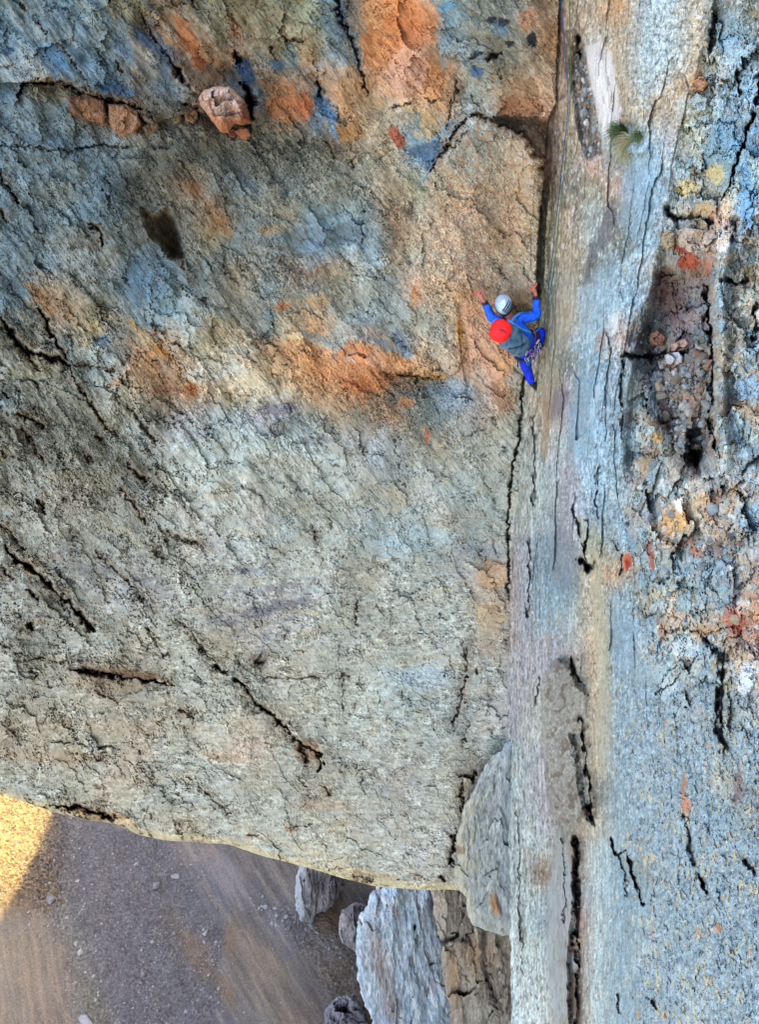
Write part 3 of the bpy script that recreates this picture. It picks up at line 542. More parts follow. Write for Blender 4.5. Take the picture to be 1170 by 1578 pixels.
# ================================================================ RIGHT WALL
XR = [(-400, 3.06), (0, 2.96), (440, 2.9), (640, 2.72), (850, 2.55), (1000, 2.52), (1300, 2.5), (1578, 2.5), (1700, 2.5)]
def build_right():
    nr = int((1640+220)/1.45); nc = 640
    v = np.linspace(-220, 1640, nr)[:, None]
    s = np.linspace(0, 1, nc)[None, :]
    u0 = corner_u(v)-np.interp(v, [-400, 1100, 1300, 1700], [16, 16, 6, 3]); s2 = s
    u0 = u0+fbm(v/22, v*0, 4, 403, .6)*5*sst(900, 1150, v)
    U = (lerp(u0, 1480.0, s2**1.25)).astype(np.float32); V = (v*np.ones_like(s)).astype(np.float32)
    X = U/100; Y = V/100
    # far edge line of the smooth band (the rubble lies to the right of it)
    EL = np.interp(V, [-220, 0, 90, 200, 340, 460, 545, 640, 700, 800, 950, 1100, 1300, 1640], [1130, 1096, 1078, 1052, 1022, 1002, 978, 962, 958, 962, 985, 1010, 1120, 1300])
    # flow coordinate: streaks of the band run parallel to its edges
    a = np.interp(V, [-220, 0, 340, 700, 1000, 1640], [40, 35, -30, -95, -95, -95])
    t_ = np.clip((U-corner_u(V))/(EL-corner_u(V)), 0, 3)
    S = U-a*t_*0.8
    leanR = (U-900)*(-0.06)
    f1 = fbm(X*7, Y*4, 4, 421, .6); f2 = fbm(X*7, Y*4, 4, 422, .6)
    w1 = fbm(X*1.3, Y*.6, 4, 411); w2 = fbm(X*1.3, Y*.6, 4, 412)
    rub = sst(-14, 26, U-EL+f1*16)*sst(1230, 1000, V+w1*60)          # shattered zone
    rub2 = sst(915, 1010, U+w1*60)*sst(1000, 1180, V)                  # lower right, pocked streaks
    Us = U+w1*14+f1*8; Vs = V+w2*40+f2*22
    c = samp(M1, Us, Vs)
    h1 = fbm(S/100*26, Y*7, 3, 431, .65); h2 = fbm(X*20, Y*16, 3, 432, .65)
    c2 = samp(M1, U+h1*50+h2*20*rub, V+h2*90)
    c = c*.62+c2*.38
    tn = sst(.05, .75, t_); s_f = lerp(fbm(S/100*24, Y*3.6, 4, 441, .65), fbm(S/100*15, Y*8, 4, 442, .65), tn); s_m = lerp(fbm(S/100*8, Y*1.2, 4, 445, .6), fbm(S/100*5, Y*2.6, 4, 446, .6), tn); fine = fbm(X*36, Y*22, 3, 451, .7)
    vf = fbm(S/100*44, lerp(Y*14, Y*26, tn), 3, 449, .7); grain = 1.03+s_f*0.44+s_m*.26+fine*.30+vf*.42
    c = c*grain[..., None]
    c = mixc(c, (226, 230, 228), sst(.2, .36, lerp(fbm(S/100*30, Y*8, 3, 461, .6), fbm(S/100*22, Y*13, 3, 462, .6), tn))*.75)
    c = mixc(c, (84, 78, 78), sst(.2, .36, lerp(fbm(S/100*28, Y*7, 3, 465, .6), fbm(S/100*22, Y*12, 3, 466, .6), tn))*.7)
    c = mixc(c, (204, 170, 124), sst(.26, .5, fbm(S/100*13, Y*3, 3, 469, .6))*.4*(1-rub))
    # rubble colouring: stones with their own tone
    wu = X*4.6+f1*1.5+w1*.8; wv = Y*4.2+f2*1.5+w2*.8
    bk, ed, rr = blocks(wu, wv, 471, .9); bk2, ed2, rr2 = blocks(X*12+f1*2, Y*11+f2*2, 475, .9); bk3, ed3, rr3 = blocks(X*2.0+f2*.3+w1*.6, Y*1.6+f1*.3+w2*.6, 479, 1.0)
    pal = np.array([(118, 150, 168), (98, 136, 160), (150, 172, 182), (184, 162, 128), (130, 120, 104), (196, 150, 104), (90, 112, 126), (168, 180, 176), (150, 104, 84), (206, 212, 208)], np.float32)
    pc = pal[(rr*9.99).astype(int)]; pc2 = pal[(rr2*9.99).astype(int)]
    c = lerp(c, pc*(1+fine*.3)[..., None], (rub*.42*lerp(.4, 1, sst(280, 380, V)))[..., None]); c = lerp(c, pc2*(1+fine*.3)[..., None], (rub*.30*lerp(.5, 1, sst(280, 380, V)))[..., None])
    c = lerp(c, c*0+np.array((156, 174, 184), np.float32)*(1+s_f*.3+vf*.3)[..., None], (rub2*.45)[..., None])
    pits = sst(.30, .46, fbm(S/100*26, Y*8, 3, 495, .6))*sst(1180, 1300, V)*sst(905, 860, U); c = mixc(c, (52, 54, 62), pits*.8)
    mar = fbm(S/100*18, Y*7, 3, 497, .6); c = mixc(c, (128, 92, 100), sst(.2, .4, mar)*.55*sst(200, 260, V)*sst(760, 640, V)*(1-rub)); c = mixc(c, (240, 243, 244), sst(.24, .38, -mar)*.7*sst(200, 260, V)*sst(900, 640, V)*(1-rub))
    stn = lerp(fbm(S/100*20, Y*3.5, 4, 77, .65), fbm(X*13, Y*11, 3, 78, .65), rub)
    # tan scales on the lower right
    fs = fbm((X-Y*.06)*16, Y*4.2, 3, 483, .6); c = mixc(c, (228, 206, 152), sst(.16, .28, fs)*rub2*.7*sst(-.2, .2, fbm(X*2, Y*2, 3, 484)))
    c = mixc(c, (206, 148, 110), sst(.36, .5, fbm((X+Y*.10)*9, Y*4, 3, 486, .5))*rub2*.7)
    def st(mask, col, k=1.0):
        nonlocal c
        m = sst(.28, .75, mask+stn*.55*(mask > .02)); c = mixc(c, col, m*k)
    E = lambda *q: ell(U+f1*7, V+f2*7, *q)
    c = mixc(c, (156, 170, 178), sst(.1, .6, ell(U, V, 866, 1440, 24, 150))*.75*(1+s_f))
    PM = lambda p, s_=4: polymask(U+f1*4, V+f2*6, p, s_)
    st(PM([(903, 70), (925, 66), (943, 84), (950, 120), (956, 170), (950, 205), (936, 225), (932, 205), (918, 160), (906, 110)]), (232, 226, 222), .85)
    c = mixc(c, (176, 150, 168), sst(.1, .4, fbm(S/100*22, Y*3, 3, 490))*PM([(915, 70), (950, 80), (958, 190), (930, 210)], 8)*.6)
    st(E(950, 500, 5, 26, 15), (230, 236, 236), .8); st(E(920, 610, 4, 20, 12), (236, 240, 240), .9); st(E(913, 640, 5, 18, 15), (226, 232, 232), .8)
    st(E(945, 490, 6, 20, 12), (226, 232, 232), .6); st(E(925, 525, 8, 22, 12), (186, 154, 140), .6)
    st(E(870, 470, 22, 90, 8), (178, 164, 136), .5); st(E(848, 600, 14, 60, 5), (170, 158, 130), .5); st(E(842, 660, 7, 60, 3), (176, 138, 96), .5)
    st(E(900, 640, 26, 90, 5), (136, 170, 190), .6); st(E(920, 460, 30, 60, 15), (150, 180, 198), .5); st(E(985, 300, 34, 80, 12), (146, 182, 206), .55)
    st(E(935, 350, 12, 45, 14), (96, 92, 98), .55); st(E(912, 400, 8, 44, 14), (84, 84, 90), .5); st(E(862, 620, 14, 30, 14), (124, 112, 120), .6)
    st(E(1010, 600, 10, 50, 4), (118, 148, 164), .7); st(E(1028, 640, 10, 26), (120, 70, 66), .6); st(E(1040, 470, 26, 34), (110, 84, 96), .6); st(E(1020, 440, 14, 30), (104, 64, 74), .5)
    st(E(1060, 520, 26, 20), (128, 104, 118), .5); st(E(1060, 405, 20, 14), (170, 72, 42), .9); st(E(1090, 412, 10, 18), (186, 108, 84), .6); st(E(1070, 372, 34, 10, 12), (206, 176, 150), .8)
    st(E(1052, 385, 24, 6, 20), (140, 52, 40), .8); st(E(1115, 240, 36, 60), (84, 134, 168), .6); st(E(1060, 290, 22, 16), (206, 174, 108), .75); st(E(1104, 268, 16, 18), (210, 180, 112), .7)
    st(E(1085, 322, 20, 10), (188, 156, 108), .7); st(E(1070, 270, 10, 12), (108, 90, 66), .6); st(E(1075, 120, 14, 8), (196, 148, 98), .6); st(E(1080, 130, 12, 7), (182, 112, 74), .6)
    st(E(1060, 165, 20, 16), (196, 202, 192), .6); st(E(1120, 50, 30, 30), (118, 156, 178), .5); st(E(1150, 300, 14, 60), (94, 146, 190), .6); st(E(1155, 600, 26, 22, 30), (108, 156, 200), .6)
    st(E(1155, 420, 12, 20), (130, 112, 76), .6); st(E(1140, 520, 18, 16), (160, 146, 112), .5); st(E(975, 840, 6, 26, -4), (112, 148, 172), .5)
    st(E(967, 866, 7, 16, 4), (196, 84, 44), .9); st(E(966, 870, 4, 9), (150, 30, 20), .8); st(E(1003, 855, 6, 26, -8), (150, 78, 54), .8); st(E(1040, 800, 22, 20, -40), (212, 160, 92), .7)
    st(E(1050, 775, 10, 14), (236, 228, 224), .8); st(E(1075, 850, 14, 10), (172, 88, 54), .7); st(E(1060, 835, 12, 8), (200, 110, 66), .6); st(E(1132, 955, 18, 26, -20), (178, 88, 60), .8)
    st(E(1145, 935, 12, 12), (222, 196, 170), .6); st(E(1085, 970, 20, 12), (168, 128, 90), .6); st(E(1140, 1010, 30, 10), (196, 160, 120), .6); st(E(1150, 1045, 14, 30, 20), (204, 212, 224), .75)
    st(E(1055, 1000, 26, 16), (196, 208, 214), .5); st(E(1022, 975, 10, 12), (164, 104, 70), .5); st(E(1160, 815, 14, 8), (64, 98, 124), .7); st(E(1015, 675, 14, 8), (206, 150, 70), .6)
    st(E(995, 710, 12, 12), (190, 150, 96), .5); st(E(1080, 680, 14, 26), (92, 70, 52), .6); st(E(1055, 1240, 8, 16, -5), (202, 142, 108), .9); st(E(1055, 1210, 4, 20), (168, 110, 82), .7)
    st(E(1090, 900, 60, 60), (110, 142, 162), .35); st(E(960, 985, 26, 60, -5), (136, 164, 184), .5); st(E(1010, 1040, 40, 20), (146, 166, 168), .5)
    st(E(925, 960, 12, 150, -4), (184, 176, 146), .6); st(E(930, 1120, 14, 80), (176, 172, 148), .45); st(E(900, 820, 9, 40, -12), (176, 174, 148), .5)
    st(E(868, 860, 26, 60, -8), (118, 124, 138), .45); st(E(866, 1030, 16, 20), (104, 106, 108), .6); st(E(895, 1170, 12, 60), (100, 82, 64), .7); st(E(865, 1225, 26, 44), (128, 120, 112), .5); st(E(880, 1110, 24, 90), (150, 146, 134), .45); st(E(862, 1100, 12, 70), (124, 122, 128), .4)
    st(E(842, 985, 3, 12), (210, 160, 130), .6); st(E(888, 1340, 5, 44), (90, 74, 66), .6); st(E(884, 1455, 8, 20), (146, 118, 104), .8); st(E(886, 1530, 9, 44), (90, 70, 54), .8)
    st(E(1137, 1210, 10, 30), (120, 92, 90), .5); st(E(1106, 1430, 6, 8), (210, 154, 120), .8)
    # ---- lateral position of the wall (metres; smaller = nearer)
    xw = np.interp(V, *zip(*XR)).astype(np.float64)
    n1 = fbm(S/100*2.2, Y*.7, 4, 501)
    dep = np.zeros_like(xw)
    # groove and pillar structure of the smooth band, in metres towards +x (into the rock)
    dep += n1*.05
    rb, red, rrr = blocks(S/100*4.2+w1*.3+f1*.06, Y*.62+w2*.6+f2*.1, 505, 1.0); rb2, _, _ = blocks(S/100*9+f1*.4, Y*3.4+f2*.4, 507, .9)
    band = 1-rub; gr_ = 1-np.abs(perlin(S/100*3.6+w1*.12, Y*.20, 509))*2.4; gr2 = 1-np.abs(perlin(S/100*8+w1*.2, Y*.35, 511))*2.4; dep += (sst(.86, 1, gr_)*.008+sst(.88, 1, gr2)*.003)*sst(0, .3, w2)*band*lerp(1, .3, rub2); c = mixc(c, (104, 100, 96), sst(.84, 1, gr_)*band*.25*(1-rub2)*sst(0, .3, w2))
    dep += ((rb-.4)*.024+(rb2-.4)*.006)*band*np.interp(t_, [0, .15, .5, 1.3], [.15, .5, 1, 1])*lerp(1, .30, sst(980, 1150, V))
    k = sst(0, 1, t_)
    # stones zone is set back behind the band's edge
    dep += sst(-4, 12, U-EL)*sst(760, 700, V)*sst(-50, 60, V)*lerp(.05, .14, sst(300, 450, V))
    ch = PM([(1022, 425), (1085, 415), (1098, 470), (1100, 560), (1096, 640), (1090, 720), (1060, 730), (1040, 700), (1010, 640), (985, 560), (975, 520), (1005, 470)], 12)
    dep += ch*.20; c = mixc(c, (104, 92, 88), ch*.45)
    dep += PM([(1064, 660), (1092, 655), (1086, 700), (1070, 740), (1062, 700)], 6)*.2
    # crest right of the chimney
    cres = np.interp(V, [360, 440, 540, 640, 700, 760], [1108, 1098, 1100, 1098, 1106, 1100])
    dep -= sst(.2, 1, np.exp(-((U-cres-12)/12)**2))*sst(340, 420, V)*sst(760, 690, V)*.12
    # debris chute left of the white streak
    db = PM([(893, 60), (903, 100), (914, 160), (924, 215), (928, 236), (910, 246), (902, 240), (890, 190), (880, 110), (888, 60)], 4)
    dep += db*.07; c = mixc(c, (84, 74, 70), db*.8*(.6+.4*sst(-.2, .2, f1)))
    # shelf with the grass, hollow under it
    dep += ell(U, V, 966, 205, 16, 16)*.10-ell(U, V, 975, 232, 24, 10)*.06
    # lower pillar on the band (830-920, 600-1270)
    pil = PM([(884, 640), (900, 780), (905, 870), (908, 1000), (912, 1180), (905, 1260), (880, 1275), (850, 1250), (838, 1150), (838, 1050), (850, 1020), (905, 1010), (895, 900), (870, 800)], 5)
    dep -= pil*.05
    lp = PM([(838, 1060), (852, 1024), (880, 1012), (902, 1010), (910, 1080), (913, 1180), (906, 1262), (882, 1276), (852, 1254), (840, 1160)], 6)
    cfn = fbm(X*22, Y*16, 4, 541, .75); lpn = fbm(X*8, Y*5, 3, 543, .6); dep += lp*(cfn*.012+np.abs(lpn)*.03)
    c = lerp(c, c*0+np.array((150, 148, 140), np.float32)*(1+cfn*.7)[..., None], (lp*.65)[..., None]); c = mixc(c, (96, 78, 58), lp*sst(.05, .3, lpn)*.6); c = mixc(c, (204, 196, 172), lp*sst(.2, .4, cfn)*.5)
    dep += PM([(862, 1015), (900, 1008), (912, 1040), (905, 1068), (890, 1058), (880, 1030)], 4)*.10
    chn = PM([(884, 1290), (897, 1290), (896, 1578), (894, 1660), (880, 1660), (876, 1480), (884, 1400)], 3); dep += chn*.16
    dep += PM([(880, 1130), (900, 1120), (912, 1190), (916, 1268), (905, 1262), (892, 1200)], 5)*.13
    # stones
    c = c*(1+.16*rub)[..., None]; dep += ((bk3-.4)*.085+((bk-.4)*.020+(bk2-.4)*.004)*lerp(.5, 1, sst(280, 380, V)))*rub
    dep += np.exp(-(ed/.06)**2)*.012*rub*(rr > .5)+np.exp(-(ed3/.04)**2)*.02*rub
    dep += rub2*((bk2-.4)*.015+sst(.24, .40, fs)*-.012+sst(.2, .5, fbm(X*9, Y*4, 3, 520))*.008)
    KR = []
    def c2k(pts, w, d, dark=.6, w1=None): KR.append((pts, w, w1, d, dark))
    c2k([(1172, 120), (1168, 150), (1158, 190), (1150, 215), (1138, 245), (1128, 270), (1122, 290), (1112, 312)], 3.2, .15, .6, 1.5)
    c2k([(1100, 20), (1100, 50), (1096, 80)], 4, .10, .4); c2k([(1136, 110), (1140, 145)], 3, .08, .3)
    c2k([(1030, 325), (1045, 338), (1080, 335), (1100, 345)], 5, .10, .5); c2k([(1088, 440), (1092, 500), (1098, 560), (1096, 620), (1094, 655), (1104, 690)], 3.6, .16, .6)
    c2k([(968, 548), (1000, 550), (1020, 545), (1055, 543)], 5, .15, .55); c2k([(960, 560), (958, 600), (960, 680)], 2.5, .06, .4)
    c2k([(1010, 640), (1020, 655), (1050, 640)], 2, .05, .3); c2k([(1060, 670), (1075, 720), (1082, 735)], 5, .14, .5); c2k([(1120, 430), (1135, 440), (1150, 430)], 5, .10, .5)
    c2k([(905, 800), (902, 850), (906, 876)], 2.6, .08, .5); c2k([(884, 780), (898, 840), (904, 862)], 2.2, .06, .5); c2k([(896, 866), (908, 874)], 5, .14, .7)
    c2k([(880, 1015), (884, 1035), (898, 1052)], 3.5, .08, .6); c2k([(824, 1085), (828, 1060), (832, 1045)], 2.6, .05, .5)
    c2k([(898, 1110), (905, 1180), (912, 1262)], 4.5, .12, .5)
    c2k([(888, 1290), (890, 1380), (890, 1450), (892, 1520), (890, 1600)], 5, .12, .5); c2k([(868, 1290), (872, 1370), (868, 1420)], 1.6, .05, .4)
    c2k([(944, 1296), (950, 1320), (966, 1310), (975, 1340), (984, 1370), (992, 1392)], 2.8, .09, .5); c2k([(950, 1310), (964, 1350), (966, 1380)], 1.8, .05, .35)
    c2k([(1056, 1255), (1062, 1280), (1066, 1310), (1070, 1332)], 3.0, .06, .4); c2k([(1079, 1350), (1088, 1374)], 4.2, .12, .7); c2k([(952, 1530), (955, 1560)], 2.6, .06, .5); c2k([(1000, 1535), (1014, 1556)], 2.6, .06, .5)
    c2k([(1118, 1000), (1112, 1050), (1112, 1100), (1115, 1150)], 7, .12, .35); c2k([(1090, 985), (1102, 1005)], 4, .1, .4); c2k([(1106, 1060), (1102, 1130)], 2, .06, .4)
    c2k([(797, 1390), (803, 1440), (805, 1460)], 3.5, .06, .4); c2k([(822, 640), (824, 700), (822, 780)], 2.6, .05, .5); c2k([(818, 830), (816, 900), (814, 950)], 1.8, .05, .5)
    c2k([(795, 1250), (800, 1290), (802, 1400), (806, 1500)], 1.3, .05, .5); c2k([(1000, 735), (994, 755)], 3, .06, .4); c2k([(946, 832), (952, 846)], 2, .05, .5)
    c2k([(960, 855), (956, 885)], 2.2, .05, .5); c2k([(1168, 470), (1162, 520)], 4, .1, .4); c2k([(1135, 340), (1128, 370)], 4, .06, .3); c2k([(1145, 1325), (1165, 1345)], 3.5, .08, .5)
    c2k([(1010, 1070), (1040, 1050), (1075, 1010)], 1.3, .04, .4)
    c2k([(922, 720), (918, 760), (922, 800)], 2.4, .04, .5); c2k([(892, 60), (896, 90)], 4, .08, .4)
    Uc = U+f1*7+fbm(X*12, Y*9, 3, 530)*4; Vc = V+f2*9; wmr = np.clip(.7+fbm(X*9, Y*5, 2, 531)*1.5, .15, 1.6)
    for pts, w, w1_, d, dark in KR:
        q = seg_dist(Uc, Vc, pts, w, w1_)/wmr; near = q < 3.2
        if not near.any(): continue
        qq = q[near]; dep[near] += np.exp(-qq**2)*d; cc = c[near]; c[near] = cc+(np.array((52, 42, 38))-cc)*(np.exp(-qq**2*.9)*dark)[:, None]
    x0 = xw+dep
    R = ray(U, V); rx = np.maximum(R[..., 0], .012)
    P = R*(x0/rx)[..., None]
    # grain relief, normal to the wall, kept small near the corner where the wall is seen edge-on
    amp = np.interp(t_, [0, .3, 1, 1.6], [.25, .5, 1, 1.3])
    P[..., 0] -= (s_f*.006+s_m*.02+fine*.003)*amp*(1-.4*rub)
    global RW; RW = (U, V, P)
    me = np_mesh('corner_wall', P.reshape(-1, 3), grid_quads(nr, nc)[:, ::-1], MROCK2, to_albedo(c))
    o = new_obj('corner_wall', me); tag(o, 'blue grey streaked side wall of the dihedral on the right', 'cliff', kind='structure')
build_right()

# ================================================================ ADDED SHADE RIDGE, GROUND
GZ = -140.0
def build_ridge():
    # unseen rock added behind the right wall, crest shaped to shade face and scree
    ys = np.linspace(-120, 170, 120); tops = np.interp(ys, [-120, 20, 46, 61, 75, 110, 170], [60, 46, 40, 26, 20, 10, 0])
    tops = tops+fbm(ys/6, ys*0, 4, 601)*3.0
    prof = []
    for y, h in zip(ys, tops):
        n = float(fbm(np.array([y/9]), np.array([0.3]), 3, 605)[0])
        prof.append([(6.5+n*0, y, h), (7.0, y, h*.3), (7.5, y, -30), (9, y, -80), (14, y, GZ-2), (90, y, GZ-2), (60, y, h-20), (30, y, h+4), (6.5, y, h)])
    P = np.array(prof, float); nr, nc = P.shape[:2]
    col = np.tile(to_albedo(np.array((150, 150, 142), np.float32)), (nr*nc, 1))
    o = new_obj('shade_ridge', np_mesh('shade_ridge', P.reshape(-1, 3), grid_quads(nr, nc), MFAR, col)); tag(o, 'unseen rock mass added behind the right wall to block the sun', 'ridge', kind='structure')
build_ridge()

def ground_z(x, y):
    z = fbm(x/40, y/40, 4, 701)*5.0
    z += fbm((x+y*.6)/7, (y-x*.6)/30, 4, 703)*1.1
    return z
def build_ground():
    nu, nv = 900, 620
    u = np.linspace(-320, 900, nu)[None, :]; v = np.linspace(1130, 1760, nv)[:, None]
    U = (u+0*v).astype(np.float32); V = (v+0*u).astype(np.float32)
    R = ray(U, V); P = R*(GZ/R[..., 2])[..., None]
    gx, gy = P[..., 0], P[..., 1]
    X = U/100; Y = V/100
    w1 = fbm(X*1.6, Y*1.6, 4, 711); w2 = fbm(X*1.6, Y*1.6, 4, 712)
    c = samp(M2, U+w1*40, V+w2*40, 1248-39)
    ra = (fbm(X*9, Y*9, 3, 715, .6))
    fine = fbm(gx/.42, gy/.42, 4, 721, .75); f2 = fbm(gx/1.8, gy/1.8, 4, 723, .6)
    # stony area versus smooth fans of fine scree
    stony = np.clip(sst(.3, .7, polymask(U+w1*30, V+w2*30, [(-100, 1200), (270, 1290), (285, 1340), (340, 1420), (330, 1500), (330, 1600), (120, 1600), (95, 1480), (60, 1400), (-60, 1400)], 14)
             )+sst(.3, .7, polymask(U+w1*16, V+w2*16, [(430, 1400), (500, 1410), (560, 1480), (580, 1600), (500, 1600), (500, 1500), (440, 1440)], 14))*.9, 0, 1)
    st_l = fbm((X*.97-Y*.1)*11, Y*1.1, 4, 731, .6); st_r = fbm((X*.86-Y*.5)*9, (X*.5+Y*.86)*1.0, 4, 735, .6)
    streak = np.where(U < 200, st_l, st_r)
    c = lerp(c, (c.mean(-1)[..., None]+np.array((6, 0, -4), np.float32)), .35)*.95; c = c*(1+streak*.24*(1-stony)+f2*.12+fine*(.22+.42*stony))[..., None]
    lit = sst(130, 60, U)*sst(1430, 1370, V); c = lerp(c, c*np.array((1.02, .92, .74), np.float32)*(1+fine*.9)[..., None], (lit*.8)[..., None])  # golden sunlight of the lit patch also tinted into the ground colour
    fan = np.clip(polymask(U+w1*26, V+w2*20, [(-200, 1400), (40, 1375), (92, 1460), (118, 1600), (-200, 1700)], 16)+polymask(U+w1*30, V+w2*20, [(335, 1440), (400, 1430), (470, 1500), (500, 1620), (380, 1620), (350, 1520)], 16), 0, 1); c = mixc(c, (150, 130, 108), fan*.6*(1+streak))
    c = mixc(c, (172, 146, 124), sst(0, .4, streak)*(1-stony)*.45)
    c = mixc(c, (152, 118, 84), (ell(U+w1*20, V, 300, 1465, 18, 60, -30)+ell(U+w1*20, V, 350, 1450, 14, 30, -10)+ell(U+w1*12, V, 345, 1530, 14, 30, -20))*.6)
    c = mixc(c, (166, 150, 148), (ell(U+w1*20, V+w2*10, 345, 1350, 75, 22, 42))*.7)
    c = mixc(c, (152, 120, 88), (ell(U+w1*10, V, 505, 1400, 34, 40, 20))*.75)
    c = mixc(c, (86, 78, 84), (ell(U+w1*20, V, 470, 1530, 30, 50, -20))*.35)
    f1_, f2_, rr, ox, oy = worley(gx/1.1, gy/1.1, 741)
    P[..., 2] += ground_z(gx, gy)+(stony*.26+.06)*fine*(1+2*lit)+lit*fbm(gx/1.2, gy/1.2, 4, 781, .7)*1.5+streak*(1-stony)*.22
    c = lerp(c, c*(0.9+.2*rr)[..., None], (stony*.8)[..., None])
    Pz = P.reshape(-1, 3)
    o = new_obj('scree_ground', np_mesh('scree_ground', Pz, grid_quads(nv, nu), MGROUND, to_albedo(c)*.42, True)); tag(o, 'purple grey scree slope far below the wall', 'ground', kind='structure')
    # ground carried on to the horizon
    n = 160; a = np.linspace(-900, 900, n); gxx, gyy = np.meshgrid(a, a)
    z = np.full_like(gxx, GZ-8.0)+fbm(gxx/90, gyy/90, 4, 751)*4
    col = np.tile(to_albedo(np.array((132, 122, 116), np.float32)), (n*n, 1))
    o = new_obj('valley_ground', np_mesh('valley_ground', np.stack([gxx, gyy, z], -1).reshape(-1, 3), grid_quads(n, n), MGROUND, col, True)); tag(o, 'brown valley floor', 'ground', kind='structure')
build_ground()

# ================================================================ ROCK BODIES (pillars, slabs, boulders)
def surf(W, u, v):
    """point of the wall sheet seen at photograph pixel (u, v)"""
    U, V, P = W
    i = int(np.argmin(np.abs(V[:, V.shape[1]//2]-v))); j = int(np.argmin(np.abs(U[i]-u)))
    for _ in range(3):
        i = int(np.argmin(np.abs(V[:, j]-v))); j = int(np.argmin(np.abs(U[i]-u)))
    return P[i, j]
def body(name, outline, y0, bulge, thick, colfn, mat, relief=0.1, fr=3.0, blk=0.0, jit=3.0, seed=0, rings=60, n=300, lean=0.0, p=3.0, plane='y', parent=None, ys=1.0):
    o = np.array(outline, float); cx, cy = o.mean(0)
    q = np.vstack([o, o[:1]]); L = np.r_[0, np.cumsum(np.hypot(*np.diff(q, axis=0).T))]
    t = np.linspace(0, L[-1], n, endpoint=False); ou = np.interp(t, L, q[:, 0]); ov = np.interp(t, L, q[:, 1])
    ang = t/L[-1]*2*math.pi
    j = fbm(ou/14, ov/14, 3, seed+1)*jit; j2 = fbm(ou/14, ov/14, 3, seed+2)*jit
    ou = ou+j; ov = ov+j2
    s = np.linspace(1, 0.004, rings)[:, None]; 
    def sheet(sgn, amt):
        U = cx+(ou-cx)*s; V = cy+(ov-cy)*s
        prof = (1-s**p)**0.5
        X, Y = U/100, V/100
        rel = fbm(X*fr*1.2/ys**.4, Y*fr*ys, 4, seed+5)*relief*2*prof
        bk, ed, rr = blocks(X*fr*1.4/ys**.3+fbm(X*6, Y*6*ys, 3, seed+8)*.5, Y*fr*1.4*ys+fbm(X*5, Y*5*ys, 3, seed+10)*.5, seed+7)
        rel = rel+(bk-.4)*blk*prof*1.3
        rel = rel+fbm(X*22, Y*18*ys, 3, seed+9, .65)*relief*.35*prof
        d = y0+lean*(V-cy)-sgn*amt*prof+rel*(1 if sgn > 0 else 0)
        R = ray(U, V)
        comp = R[..., 1] if plane == 'y' else (R[..., 0] if plane == 'x' else np.ones_like(d))
        return U.astype(np.float32), V.astype(np.float32), R*(d/comp)[..., None], rr
    U, V, Pf, rr = sheet(1, bulge); U2, V2, Pb, _ = sheet(-1, thick)
    c = colfn(U, V, rr); P = np.concatenate([Pb[:0:-1], Pf], 0); C = np.concatenate([c[:0:-1], c], 0)
    ctr = P.reshape(-1, 3).mean(0)
    me = np_mesh(name, P.reshape(-1, 3)-ctr, grid_quads(P.shape[0], n, True), mat, to_albedo(C))
    ob = new_obj(name, me, parent); ob.location = ctr
    return ob
def grainy(base, U, V, seed=0, amp=.35, fx=30, fy=30, w=.3, d=.3, streak=0):
    X, Y = U/100, V/100
    c = np.ones(U.shape+(3,), np.float32)*np.array(base, np.float32) if not isinstance(base, np.ndarray) or base.ndim == 1 else base.astype(np.float32)
    f = fbm(X*fx, Y*fy, 3, seed+900, .7); m = fbm(X*6, Y*5, 3, seed+901, .6)
    c = c*(1+f*amp+m*amp*.6)[..., None]
    c = mixc(c, (224, 222, 212), sst(.2, .45, fbm(X*fx*.8, Y*fy*.7, 3, seed+903))*w)
    return mixc(c, (74, 62, 54), sst(.2, .45, fbm(X*fx*.6, Y*fy*.6, 3, seed+905))*d)

# smooth buttress between the face and the side wall, with a rounded lower end
def c_slab(U, V, rr):
    c = grainy((156, 166, 168), U, V, 11, .36, 34, 13.0, .35, .5)
    c = mixc(c, (186, 180, 156), sst(742, 712, U+fbm(U/16, V/24, 3, 6)*30)*.7); c = mixc(c, (116, 92, 70), sst(.1, .4, fbm(U/14, V/20, 3, 8))*sst(735, 708, U)*.6); c = mixc(c, (150, 168, 188), sst(760, 785, U)*.4)
    c = mixc(c, (196, 134, 84), ell(U, V, 763, 1393, 7, 17, -12)*.95); c = mixc(c, (56, 42, 40), ell(U, V, 769, 1395, 3.2, 18, -16)*.8)
    c = mixc(c, (176, 174, 150), sst(1405, 1440, V)*.4)
    for pts, w in (([(721, 1270), (723, 1320), (721, 1340)], 1.2), ([(735, 1270), (731, 1300)], 1.0), ([(768, 1240), (780, 1262), (784, 1300)], 1.6), ([(740, 1320), (748, 1345)], .9)):
        c = mixc(c, (84, 84, 92), np.exp(-seg_dist(U+fbm(U/14, V/14, 2, 4)*3, V, pts, w)**2)*.7)
    return c
o = body('rock_buttress', [(792, 1134), (782, 1143), (768, 1158), (754, 1168), (742, 1190), (726, 1222), (712, 1250), (709, 1275), (702, 1300), (706, 1325), (699, 1347), (708, 1368), (718, 1384), (721, 1410), (731, 1428), (752, 1433), (772, 1440), (800, 1441), (800, 1300), (800, 1160)],
         8.9, 0.22, 1.6, c_slab, MROCK, .07, 2.8, .10, 4.5, 1001, 90, 420, 0, 9, ys=.55)
tag(o, 'smooth pale grey rock buttress with a rounded lower end tucked in the corner', 'rock buttress')
